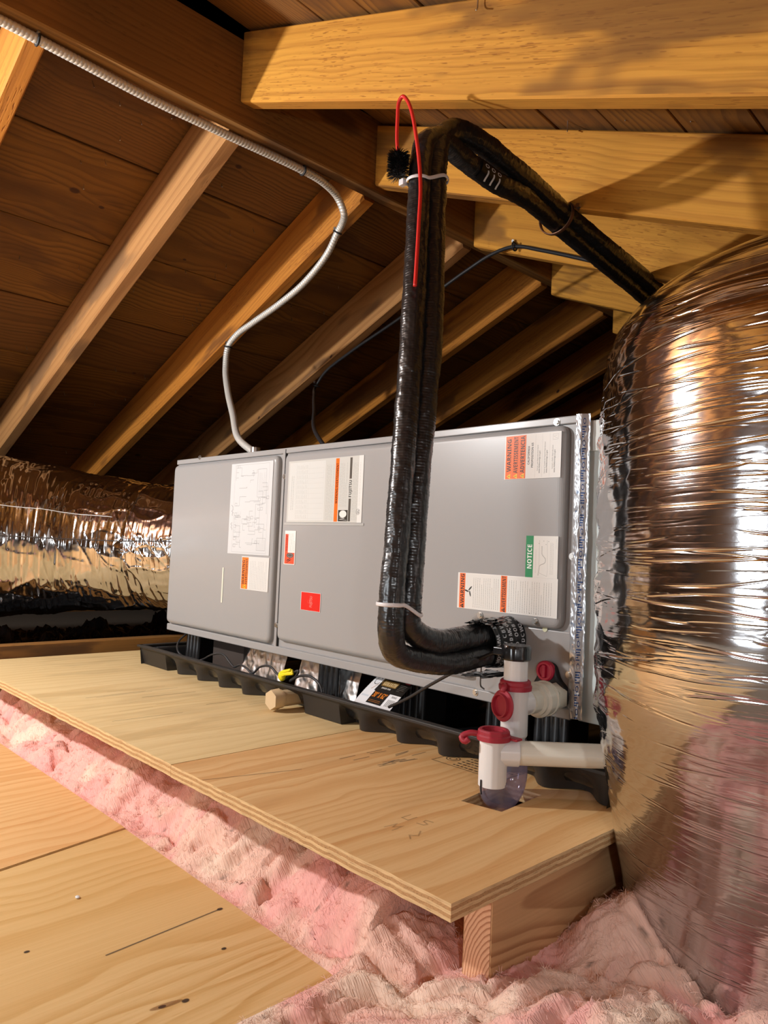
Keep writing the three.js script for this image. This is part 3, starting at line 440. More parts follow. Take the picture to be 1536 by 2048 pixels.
function sticker(name, cs, draw, label, { z = PH, W = 768, rough = 0.55, parent = unit } = {}) {
  const q = cs.map(([a, b]) => onZ(a, b, z)), x0 = (q[0].x + q[3].x) / 2, x1 = (q[1].x + q[2].x) / 2, y1 = (q[0].y + q[1].y) / 2, y0 = (q[2].y + q[3].y) / 2;
  const rw = y1 - y0, rh = x1 - x0, H = Math.round(W * rh / rw);       // reading width runs up the cabinet
  const g = new THREE.BoxGeometry(rw, rh, 0.0008); g.rotateZ(Math.PI / 2); g.translate((x0 + x1) / 2, (y0 + y1) / 2, z + 0.0004);
  const P = g.attributes.position, U = g.attributes.uv; for (let i = 0; i < P.count; i++) U.setXY(i, (P.getY(i) - y0) / rw, 1 - (P.getX(i) - x0) / rh);
  part(name, g, phys({ map: canvasTex(W, H, draw), roughness: rough, clearcoat: 0.08, clearcoatRoughness: 0.2 }), parent, label);
}
sticker('wiring_sticker', [[467, 932], [549, 917], [537, 1113], [453, 1105]], (x, w, h) => {
  x.fillStyle = '#d0d2d3'; x.fillRect(0, 0, w, h); x.strokeStyle = '#8e9091'; x.lineWidth = 1.5; x.strokeRect(w * 0.02, h * 0.1, w * 0.96, h * 0.82);
  const r = rng(77); x.lineWidth = 2; x.strokeStyle = '#74777a';
  for (let i = 0; i < 46; i++) { let a = w * (0.06 + 0.86 * r()), b = h * (0.15 + 0.7 * r()); x.beginPath(); x.moveTo(a, b); for (let k = 0; k < 3; k++) { if (k % 2) a = clamp(a + (r() - 0.5) * w * 0.35, w * 0.05, w * 0.95); else b = clamp(b + (r() - 0.5) * h * 0.4, h * 0.13, h * 0.9); x.lineTo(a, b); } x.stroke(); if (i % 3 === 0) x.strokeRect(a, b, w * 0.03, h * 0.05); }
  x.strokeRect(w * 0.62, h * 0.66, w * 0.3, h * 0.2); x.strokeRect(w * 0.05, h * 0.7, w * 0.13, h * 0.2);
  lines(x, w * 0.06, h * 0.71, w * 0.11, h * 0.18, 9, '#9b9d9d', 2, 5); lines(x, w * 0.64, h * 0.68, w * 0.26, h * 0.16, 7, '#9b9d9d', 2, 6); lines(x, w * 0.1, h * 0.2, w * 0.4, h * 0.1, 4, '#a5a7a7', 2, 9);
  x.strokeStyle = '#33363a'; x.lineWidth = 3; const rr = rng(5); for (const [a, n] of [[0.26, 6], [0.42, 8]]) { x.beginPath(); for (let i = 0; i < n; i++) x.lineTo(w * (a + i * 0.017), h * (0.045 + 0.05 * rr())); x.stroke(); }
}, 'white wiring diagram sticker with handwritten note', { W: 900 });
const warnHead = (x, w, h, y0, hh, txt, tr) => { x.fillStyle = '#ee6a1c'; x.fillRect(0, y0, w, hh); tri(x, w * 0.07, y0 + hh * 0.52, hh * 0.33, tr ? '#f2c230' : '#201a14', tr ? '#201a14' : '#ee6a1c'); fitText(x, txt, w * 0.56, y0 + hh * 0.53, w * 0.84, `bold ${Math.round(hh * 0.86)}px sans-serif`, '#1c1612'); };
sticker('warning_sticker', [[485, 1115], [540, 1113], [535, 1182], [480, 1180]], (x, w, h) => {
  x.fillStyle = '#d6d6d3'; x.fillRect(0, 0, w, h); x.fillStyle = '#ef7a1e'; x.fillRect(w * 0.02, h * 0.02, w * 0.95, h * 0.24); fitText(x, 'WARNING', w * 0.52, h * 0.085, w * 0.74, `bold ${Math.round(h * 0.13)}px sans-serif`, '#3a1c0c'); fitText(x, 'AVERTISSEMENT', w * 0.54, h * 0.2, w * 0.78, `bold ${Math.round(h * 0.11)}px sans-serif`, '#3a1c0c'); tri(x, w * 0.08, h * 0.14, h * 0.055, '#f6b52c', '#3a1c0c');
  lines(x, w * 0.04, h * 0.32, w * 0.9, h * 0.62, 11, '#6c6e6c', 5, 31);
}, 'small white sticker headed by an orange WARNING band');
sticker('rating_sticker', [[580, 925], [730, 908], [722, 1045], [572, 1045]], (x, w, h) => {
  x.fillStyle = '#cbccc7'; x.fillRect(0, 0, w, h); x.fillStyle = '#d5d7d4'; x.fillRect(w * 0.03, h * 0.02, w * 0.94, h * 0.5);
  lines(x, w * 0.2, h * 0.045, w * 0.6, h * 0.05, 2, '#6f716f', 4, 40); x.strokeStyle = '#b1b3b0'; x.lineWidth = 1.5; for (let i = 0; i < 11; i++) { x.beginPath(); x.moveTo(w * (0.06 + i * 0.08), h * 0.12); x.lineTo(w * (0.06 + i * 0.08), h * 0.5); x.stroke(); } for (const b of [0.12, 0.22, 0.3, 0.5]) { x.beginPath(); x.moveTo(w * 0.05, h * b); x.lineTo(w * 0.95, h * b); x.stroke(); }
  for (let i = 0; i < 11; i++) { x.save(); x.translate(w * (0.06 + i * 0.08), 0); lines(x, 6, h * 0.125, w * 0.055, h * 0.16, 7, '#858784', 3, 50 + i, 1); x.restore(); }
  lines(x, w * 0.04, h * 0.54, w * 0.92, h * 0.1, 6, '#858783', 3, 61);
  x.fillStyle = '#f0701c'; x.fillRect(w * 0.015, h * 0.655, w * 0.97, h * 0.045); fitText(x, 'WARNING/AVERTISSEMENT', w * 0.6, h * 0.679, w * 0.62, `bold ${Math.round(h * 0.042)}px sans-serif`, '#3a1a0a');
  lines(x, w * 0.24, h * 0.71, w * 0.72, h * 0.1, 6, '#7d7f7c', 3, 62); x.fillStyle = '#3c3a36'; x.fillRect(w * 0.02, h * 0.71, w * 0.17, h * 0.12); x.fillStyle = '#e8e8e4'; x.beginPath(); x.ellipse(w * 0.13, h * 0.77, w * 0.055, h * 0.045, 0, 0, 7); x.fill(); x.strokeStyle = '#e8e8e4'; x.lineWidth = 4; x.beginPath(); x.moveTo(w * 0.035, h * 0.82); x.lineTo(w * 0.05, h * 0.73); x.lineTo(w * 0.065, h * 0.79); x.lineTo(w * 0.08, h * 0.73); x.stroke();
  x.fillStyle = '#57534d'; x.fillRect(w * 0.02, h * 0.835, w * 0.34, h * 0.028); x.fillRect(w * 0.66, h * 0.835, w * 0.32, h * 0.028); fitText(x, 'FUJITSU', w * 0.51, h * 0.85, w * 0.27, `bold ${Math.round(h * 0.045)}px sans-serif`, '#2a2a28');
  lines(x, w * 0.04, h * 0.875, w * 0.92, h * 0.07, 4, '#8a8c88', 3, 63); x.fillStyle = '#e2e3e0'; x.fillRect(0, h * 0.945, w, h * 0.055); lines(x, w * 0.25, h * 0.95, w * 0.7, h * 0.03, 1, '#9a9c98', 3, 64); x.strokeStyle = '#2c2c2a'; x.lineWidth = 4; x.beginPath(); x.arc(w * 0.16, h * 0.955, h * 0.022, 0, 7); x.stroke(); fitText(x, 'UL', w * 0.16, h * 0.957, 60, `bold ${Math.round(h * 0.028)}px sans-serif`, '#2c2c2a');
}, 'white rating plate sticker with tables and an orange stripe', { W: 1000, rough: 0.25 });
sticker('plastic_sleeve', [[569, 1046], [728, 1046], [727, 1050], [568, 1051]], (x, w, h) => { x.fillStyle = '#b4b5b2'; x.fillRect(0, 0, w, h); }, 'lower edge of a clear document sleeve', { W: 32, rough: 0.2 });
sticker('hazard_sticker', [[572, 1063], [592, 1060], [590, 1130], [567, 1128]], (x, w, h) => {
  x.fillStyle = '#e9e6e2'; x.fillRect(0, 0, w, h); x.fillStyle = '#ea4f24'; x.fillRect(w * 0.02, h * 0.05, w * 0.33, h * 0.9); x.fillRect(w * 0.3, h * 0.05, w * 0.6, h * 0.28); x.strokeStyle = '#1d1512'; x.lineWidth = 14; x.beginPath(); x.moveTo(w * 0.05, h * 0.25); x.lineTo(w * 0.14, h * 0.62); x.lineTo(w * 0.12, h * 0.28); x.lineTo(w * 0.2, h * 0.62); x.stroke(); x.fillStyle = '#59504c'; x.beginPath(); x.ellipse(w * 0.27, h * 0.55, w * 0.075, h * 0.32, 0, 0, 7); x.fill(); x.strokeStyle = '#d5cfca'; x.lineWidth = 4; x.beginPath(); x.ellipse(w * 0.27, h * 0.55, w * 0.05, h * 0.2, 0, 0, 7); x.stroke();
  fitText(x, 'AVERTISSEMENT', w * 0.64, h * 0.2, w * 0.48, `bold ${Math.round(h * 0.22)}px sans-serif`, '#7a1710'); lines(x, w * 0.38, h * 0.38, w * 0.58, h * 0.56, 5, '#5a5653', 6, 71);
}, 'narrow orange hazard sticker');
sticker('red_logo_sticker', [[602, 1186], [642, 1184], [641, 1222], [602, 1222]], (x, w, h) => { x.fillStyle = '#e8e2e0'; x.fillRect(0, 0, w, h); x.fillStyle = '#e02a22'; x.fillRect(w * 0.015, h * 0.015, w * 0.97, h * 0.97); fitText(x, 'FUJITSU', w * 0.5, h * 0.52, w * 0.62, `${Math.round(h * 0.17)}px sans-serif`, '#f3a49b'); x.strokeStyle = '#f3a49b'; x.lineWidth = 5; x.beginPath(); x.arc(w * 0.5, h * 0.4, h * 0.05, 0.3, 5.6); x.stroke(); }, 'square red maker sticker', { rough: 0.3 });
sticker('proposition_sticker', [[1014, 876], [1125, 858], [1120, 952], [1007, 962]], (x, w, h) => {
  x.fillStyle = '#e4e2dd'; x.fillRect(0, 0, w, h); ['WARNING', 'AVERTISSEMENT', 'ADVERTENCIA'].forEach((t, i) => { warnHead(x, w * 0.985, h, h * (0.015 + i * 0.125), h * 0.122, t, true); x.strokeStyle = '#b14a10'; x.lineWidth = 2; x.beginPath(); x.moveTo(0, h * (0.138 + i * 0.125)); x.lineTo(w, h * (0.138 + i * 0.125)); x.stroke(); });
  fitText(x, 'CALIFORNIA', w * 0.52, h * 0.44, w * 0.42, `bold ${Math.round(h * 0.05)}px sans-serif`, '#2a2826'); fitText(x, 'PROPOSITION 65', w * 0.52, h * 0.505, w * 0.56, `bold ${Math.round(h * 0.05)}px sans-serif`, '#2a2826');
  x.strokeStyle = '#8a8885'; x.lineWidth = 2; for (const b of [0.56, 0.68, 0.81]) { x.beginPath(); x.moveTo(w * 0.02, h * b); x.lineTo(w * 0.98, h * b); x.stroke(); }
  const small = (s, b) => { fitText(x, s, w * 0.45, h * b, w * 0.7, `${Math.round(h * 0.028)}px sans-serif`, '#4a4845'); fitText(x, 'www.P65Warnings.ca.gov', w * 0.36, h * (b + 0.035), w * 0.5, `bold ${Math.round(h * 0.03)}px sans-serif`, '#3a3835'); };
  small('Cancer and Reproductive Harm', 0.60); small('Cancer et Troubles de l\'Appareil Reproducteur', 0.725); small('Cancer y Da\u00f1o Reproductivo', 0.86);
  x.strokeStyle = '#4a4845'; x.strokeRect(w * 0.83, h * 0.86, w * 0.12, h * 0.09); x.beginPath(); x.moveTo(w * 0.85, h * 0.94); x.lineTo(w * 0.9, h * 0.87); x.lineTo(w * 0.92, h * 0.93); x.stroke(); x.strokeStyle = '#f6f4f0'; x.lineWidth = 14; x.strokeRect(0, 0, w, h);
}, 'orange and white three language warning sticker', { W: 900 });
sticker('notice_sticker', [[1055, 1072], [1118, 1072], [1114, 1158], [1049, 1155]], (x, w, h) => {
  x.fillStyle = '#e2e1db'; x.fillRect(0, 0, w, h); x.fillStyle = '#0a8a52'; x.fillRect(0, 0, w, h * 0.24); fitText(x, 'NOTICE', w * 0.5, h * 0.125, w * 0.6, `bold ${Math.round(h * 0.2)}px sans-serif`, '#f4f6f2');
  x.strokeStyle = '#3e3d3a'; x.lineWidth = 3; for (const k of [0, 12]) { x.beginPath(); x.moveTo(w * 0.06, h * 0.40 + k); x.lineTo(w * 0.24, h * 0.43 + k); x.bezierCurveTo(w * 0.36, h * 0.42 + k, w * 0.3, h * 0.62 + k, w * 0.42, h * 0.62 + k); x.bezierCurveTo(w * 0.52, h * 0.62 + k, w * 0.5, h * 0.5 + k, w * 0.62, h * 0.5 + k); x.lineTo(w * 0.76, h * 0.5 + k); x.stroke(); }
  x.lineWidth = 2; for (const [a, b, c, d] of [[0.28, 0.43, 0.9, 0.43], [0.2, 0.7, 0.9, 0.67], [0.2, 0.7, 0.05, 0.68], [0.05, 0.68, 0.12, 0.44]]) { x.beginPath(); x.moveTo(w * a, h * b); x.lineTo(w * c, h * d); x.stroke(); }
  x.fillStyle = '#2a2927'; for (const [a, b] of [[0.82, 0.4], [0.88, 0.55], [0.8, 0.62], [0.87, 0.7]]) { x.beginPath(); x.moveTo(w * a, h * b); x.lineTo(w * a - 8, h * b + 12); x.lineTo(w * a + 8, h * b + 12); x.fill(); }
  lines(x, w * 0.12, h * 0.3, w * 0.6, h * 0.05, 1, '#7c7a76', 3, 81); lines(x, w * 0.1, h * 0.76, w * 0.8, h * 0.12, 3, '#7c7a76', 3, 82); lines(x, w * 0.7, h * 0.93, w * 0.25, h * 0.04, 1, '#7c7a76', 3, 83);
}, 'white sticker with a green NOTICE band and trap drawing');
sticker('long_warning_sticker', [[918, 1145], [1117, 1158], [1113, 1236], [914, 1216]], (x, w, h) => {
  x.fillStyle = '#e2e0da'; x.fillRect(0, 0, w, h); warnHead(x, w, h, h * 0.02, h * 0.062, 'WARNING', false); warnHead(x, w, h, h * 0.46, h * 0.062, 'AVERTISSEMENT', false);
  x.fillStyle = '#1b1a18'; x.save(); x.translate(w * 0.5, h * 0.125); for (let i = 0; i < 3; i++) { x.rotate(Math.PI * 2 / 3); x.beginPath(); x.ellipse(0, -w * 0.085, w * 0.022, w * 0.085, 0.25, 0, 7); x.fill(); } x.restore();
  lines(x, w * 0.05, h * 0.165, w * 0.9, h * 0.28, 13, '#5e5c58', 4, 91); lines(x, w * 0.05, h * 0.535, w * 0.9, h * 0.42, 19, '#5e5c58', 4, 92); x.fillStyle = '#23211e'; for (const [a, b] of [[0.06, 0.57], [0.06, 0.75], [0.06, 0.81]]) { x.beginPath(); x.arc(w * a, h * b, 6, 0, 7); x.fill(); } x.strokeStyle = '#f8f7f3'; x.lineWidth = 12; x.strokeRect(0, 0, w, h);
}, 'long white sticker with two orange bands', { W: 560 });

// drain ports: black gasket with a red plug
{
  const q = [[1062, 1372], [1074, 1352], [1082, 1330], [1094, 1323], [1108, 1331], [1116, 1360], [1130, 1376], [1134, 1400], [1127, 1414], [1112, 1410], [1100, 1392], [1080, 1382]].map(([a, b]) => { const p = onZ(a, b, 0.012); return [p.x, p.y]; });
  part('drain_gasket', pillow(q, 0.006, 0.002, 0.012, 0.003), M.rubber, unit, 'black rubber drain port cover');
  const p = onZ(1090, 1342, 0.016); part('drain_plug', [lathe(V(p.x, p.y, 0.01), V(0, 0, 1), [[0, 0], [0.0155, 0], [0.0155, 0.007], [0.0135, 0.0095], [0.0105, 0.0095], [0.0095, 0.006], [0, 0.006]], 28), rbox(p.x - 0.003, p.x + 0.003, p.y - 0.0095, p.y + 0.0095, 0.014, 0.0215, 0.001)], M.redPlug, unit, 'red screw plug');
}
// white plenum at the right end, taped to the cabinet
{
  const t = thing('supply_plenum', 'pale sheet metal plenum box on the end of the air handler', 'plenum', [0.055, UB, -UD / 2]);
  part('box', [rbox(0.003, 0.112, UB - 0.004, 0.667, -UD + 0.01, -0.012, 0.002)], M.plenum, t);
  part('top_flange', rbox(0.003, 0.112, 0.655, 0.703, -UD + 0.008, -0.008, 0.002), M.plenumCap, t, 'whiter folded top flange');
  const tape = canvasTex(256, 2048, (x, w, h) => {
    x.fillStyle = '#c9ccd0'; x.fillRect(0, 0, w, h); const r = rng(17); x.fillStyle = '#3d5a92'; x.strokeStyle = '#33508c';
    for (let y = 30; y < h; y += 150) { x.lineWidth = 7; x.beginPath(); x.arc(w * 0.62, y + 20, 18, 0, 7); x.stroke(); for (let k = 0; k < 5; k++) { const a = y + 55 + k * 17; x.fillRect(w * 0.48, a, w * (0.12 + 0.2 * r()), 9); if (k % 2) x.fillRect(w * 0.48, a, 9, 14); } }
    for (let i = 0; i < 70; i++) { x.fillStyle = r() > 0.4 ? 'rgba(70,96,150,0.35)' : 'rgba(235,238,242,0.6)'; x.fillRect(w * r(), h * r(), w * (0.05 + 0.25 * r()), 3 + 26 * r()); }
  });
  const g = grid(28, 260, (u, v) => { const y = UB + 0.001 + v * (UT - UB + 0.002), a = u * 0.021, w = 0.0007 * fbm(u * 4, v * 40, 2, 2) + 0.00018 * sn(u * 12, v * 120, 4); const x = -0.004 + a + 0.0013 * fbm(v * 14, u < 0.5 ? 0 : 5, 1, 2); return V(x, y, (a < 0.008 ? 0.0048 : 0.0048 - 0.006 * sstep(0.007, 0.019, a)) + w * 1.2); });
  part('foil_tape', g, phys({ map: tape, metalness: 0.6, roughness: 0.22, side: THREE.DoubleSide }), t, 'shiny foil tape with blue print');
}
// ---------------------------------------------------------------- drain pan under the unit
{
  const x0 = -1.285, x1 = 0.108, zf = 0.068, zb = -0.66, rimY = 0.205, floorY = 0.166;
  const pan = thing('drain_pan', 'black moulded plastic drain pan beneath the air handler', 'drain pan', [(x0 + x1) / 2, PY, (zf + zb) / 2]);
  const scallop = (x) => { const near = Math.abs(x + 0.625) < 0.045 ? 1 : 0; const p = ((x - x0) / 0.098) % 1; const s = Math.sin(p * Math.PI) ** 2; return near ? 1 : (x < x0 + 0.14 ? 0 : (x > -0.575 && x < -0.46 ? 0 : s)); };
  // wall around: rim, scalloped side, floor
  const wallF = grid(560, 14, (u, v) => { const x = x0 + u * (x1 - x0), k = scallop(x), arch = sstep(0.12, 0.75, v) * k; return V(x, rimY - v * (rimY - PY - 0.001), zf - 0.004 - 0.010 * v - 0.036 * arch); });
  const side = (x, s) => grid(20, 6, (u, v) => V(x + s * 0.012 * v, rimY - v * (rimY - PY - 0.001), zf - 0.004 + u * (zb - zf + 0.004)));
  const mats = M.panOuter.clone(); mats.side = THREE.DoubleSide;
  part('outer_wall', [wallF, side(x0, 1), side(x1, -1), grid(20, 6, (u, v) => V(x0 + u * (x1 - x0), rimY - v * 0.048, zb + 0.012 * v))], mats, pan, 'dull black scalloped outer wall');
  const gl = M.blackPlastic.clone(); gl.side = THREE.DoubleSide;
  const floor = grid(240, 120, (u, v) => { const x = x0 + 0.01 + u * (x1 - x0 - 0.02), z = zf - 0.008 + v * (zb - zf + 0.016); const e = Math.min(sstep(0, 0.028, zf - 0.008 - z), sstep(0, 0.03, x - x0 - 0.01), sstep(0, 0.03, x1 - 0.01 - x), sstep(0, 0.03, z - zb - 0.008)); return V(x, rimY - 0.004 + (floorY - rimY + 0.004) * e + 0.003 * e * Math.max(0, Math.sin(x * 46)), z); });
  part('inner_floor', floor, gl, pan, 'glossy black ribbed floor');
  const rp = [V(x0, rimY, zf), V(x1, rimY, zf), V(x1, rimY, zb), V(x0, rimY, zb)];
  part('rim', [rbox(x0 - 0.004, x1 + 0.004, rimY - 0.004, rimY + 0.002, zf - 0.012, zf + 0.003, 0.0015), rbox(x0 - 0.004, x0 + 0.012, rimY - 0.004, rimY + 0.002, zb, zf, 0.0015), rbox(x1 - 0.012, x1 + 0.004, rimY - 0.004, rimY + 0.002, zb, zf, 0.0015), rbox(x0, x1, rimY - 0.004, rimY + 0.002, zb - 0.003, zb + 0.012, 0.0015)], M.panOuter, pan);
  // moulded feet that carry the cabinet, with rounded flutes
  for (const [px, py] of [[384, 1295], [655, 1345], [822, 1400], [1000, 1430], [1100, 1460]]) {
    const p = onZ(px, py, -0.03), g = [rbox(p.x - 0.03, p.x + 0.03, floorY, UB - 0.002, -0.10, -0.032, 0.006)];
    for (const k of [-0.024, -0.008, 0.009, 0.025]) g.push(lathe(V(p.x + k, floorY, -0.034), V(0, 1, -0.03), [[0.0095, 0], [0.0086, 0.01], [0.0080, 0.055], [0.0076, UB - 0.004 - floorY], [0, UB - 0.004 - floorY]], 18));
    part('support_foot', g, M.footPlastic, pan, 'glossy black fluted support foot');
  }
  for (const x of [-1.1, -0.6, -0.12]) part('support_foot', rbox(x - 0.04, x + 0.04, floorY, UB - 0.002, -0.5, -0.42, 0.006), M.blackPlastic, pan, 'glossy black support foot');
  // foil faced and plain pads between the feet
  const pads = [[432, 492, M.pad, 'brown pad'], [492, 572, M.foilFlat, 'dull foil faced pad'], [602, 722, M.foilFlat, 'bright foil faced pad']];
  for (const [a, b, m, l] of pads) { const p = onZ(a, 1310, -0.055), q = onZ(b, 1340, -0.055); part('pad', m === M.foilFlat ? grid(60, 20, (u, v) => V(p.x + u * (q.x - p.x), floorY + 0.006 + v * (UB - floorY - 0.012), -0.04 - 0.02 * v + 0.003 * fbm(u * 14, v * 5, 8, 3))) : rbox(p.x, q.x, floorY, UB - 0.004, -0.08, -0.045, 0.002), m === M.foilFlat ? Object.assign(m.clone(), { side: THREE.DoubleSide }) : m, pan, l); }
  // drain fitting with a hexagonal tan cap
  const fx = -0.622, fy = 0.180, plug = part('drain_fitting', [lathe(V(fx, fy, 0.03), V(0, 0, 1), [[0, 0], [0.0165, 0], [0.0165, 0.048], [0.0185, 0.05], [0.0185, 0.056], [0, 0.056]], 28)], M.tan, pan, 'tan plastic drain fitting');
  part('hex_cap', [hexHead(V(fx, fy, 0.085), V(0, 0, 1), 0.0215, 0.02)], M.tan, plug, 'tan hexagonal cap');
  // the maker's label leaning inside the pan
  const lt = canvasTex(720, 560, (x, w, h) => {
    x.fillStyle = '#e9ebee'; x.fillRect(0, 0, w, h); x.fillStyle = '#15120e'; x.fillRect(w * 0.24, 0, w * 0.76, h * 0.46); x.fillRect(w * 0.28, h * 0.4, w * 0.42, h * 0.42);
    x.fillStyle = '#8a6a34'; x.fillRect(w * 0.3, h * 0.14, w * 0.4, h * 0.16); fitText(x, 'GOLIATH', w * 0.5, h * 0.225, w * 0.36, `bold ${Math.round(h * 0.13)}px serif`, '#e8d6a8'); fitText(x, 'DRAIN PAN', w * 0.49, h * 0.35, w * 0.25, `bold ${Math.round(h * 0.06)}px sans-serif`, '#e8e6e0');
    fitText(x, '30" X 62"', w * 0.49, h * 0.56, w * 0.37, `bold ${Math.round(h * 0.2)}px sans-serif`, '#f08a1e'); lines(x, w * 0.31, h * 0.7, w * 0.34, h * 0.08, 2, '#d8821e', 5, 3);
    x.strokeStyle = '#2a2117'; x.lineWidth = 9; x.beginPath(); x.arc(w * 0.14, h * 0.2, w * 0.075, 0.4, 5.6); x.stroke(); x.strokeStyle = '#a57c3c'; x.beginPath(); x.arc(w * 0.16, h * 0.2, w * 0.11, 3.6, 6.6); x.stroke(); x.beginPath(); x.moveTo(w * 0.22, h * 0.28); x.lineTo(w * 0.14, h * 0.44); x.stroke();
    x.fillStyle = '#8a1c2a'; x.fillRect(w * 0.82, h * 0.05, w * 0.13, h * 0.07); lines(x, w * 0.76, h * 0.16, w * 0.18, h * 0.2, 5, '#8b8880', 4, 4);
    x.fillStyle = '#f4f5f6'; x.fillRect(w * 0.72, h * 0.46, w * 0.28, h * 0.34); x.fillStyle = '#23221f'; for (let i = 0; i < 13; i++) x.fillRect(w * (0.77 + i * 0.014), h * 0.6, w * (i % 3 ? 0.004 : 0.008), h * 0.2); fitText(x, '30X62', w * 0.86, h * 0.52, w * 0.14, `bold ${Math.round(h * 0.07)}px sans-serif`, '#23221f');
    x.fillStyle = '#c9d6e2'; x.fillRect(w * 0.02, h * 0.9, w * 0.5, h * 0.035); x.fillStyle = '#cfd8e0'; x.fillRect(w * 0.03, h * 0.62, w * 0.2, h * 0.05);
  });
  const a = onZ(708, 1395, 0.040), b = onZ(778, 1417, 0.040), y1 = 0.2495;
  const lg = grid(10, 10, (u, v) => V(a.x + u * (b.x - a.x) + 0.004 * v, 0.196 + v * (y1 - 0.196) - 0.002 * u, 0.046 - 0.07 * v + 0.004 * Math.sin(v * 3.1)));
  part('maker_label', lg, phys({ map: lt, roughness: 0.4, side: THREE.DoubleSide }), pan, 'white and black size label');
}
// ---------------------------------------------------------------- float switch cable in the pan
{
  const z = 0.052, P = (a, b, q = z) => onZ(a, b, q);
  const cab = thing('control_cable', 'thin black cable looping along the rim of the drain pan', 'cable', [-1, 0.2, 0.05]);
  part('cable', sweep(curve([P(372, 1268, 0.01), P(358, 1282, 0.03), P(355, 1300), P(362, 1310), P(392, 1322), P(405, 1319), P(425, 1309), P(446, 1309), P(462, 1328), P(468, 1334), P(480, 1330), P(494, 1337), P(504, 1347), P(520, 1334), P(540, 1333), P(553, 1346), P(560, 1352)]), 160, 8, () => 0.0024), M.cable, cab);
  part('cable', sweep(curve([P(572, 1356, 0.05), P(588, 1345), P(597, 1342), P(592, 1352), P(580, 1362), P(600, 1352), P(622, 1354), P(640, 1370), P(645, 1386)]), 110, 8, () => 0.0027), M.cable, cab);
  const c = P(564, 1352, 0.056), f = []; const r = rng(99);
  for (let i = 0; i < 9; i++) f.push(sweep(curve([c, c.clone().add(V(0.006 * (r() - 0.3), 0.008 * r(), 0.004)), c.clone().add(V(0.028 + 0.012 * r(), 0.008 + 0.012 * r(), 0.004 * r()))]), 8, 6, () => 0.0026));
  part('wire_wrap', [new THREE.SphereGeometry(0.0095, 16, 12).scale(1, 1.15, 0.8).translate(c.x, c.y, c.z), ...f], M.yellow, cab, 'bright yellow tie tail');
}
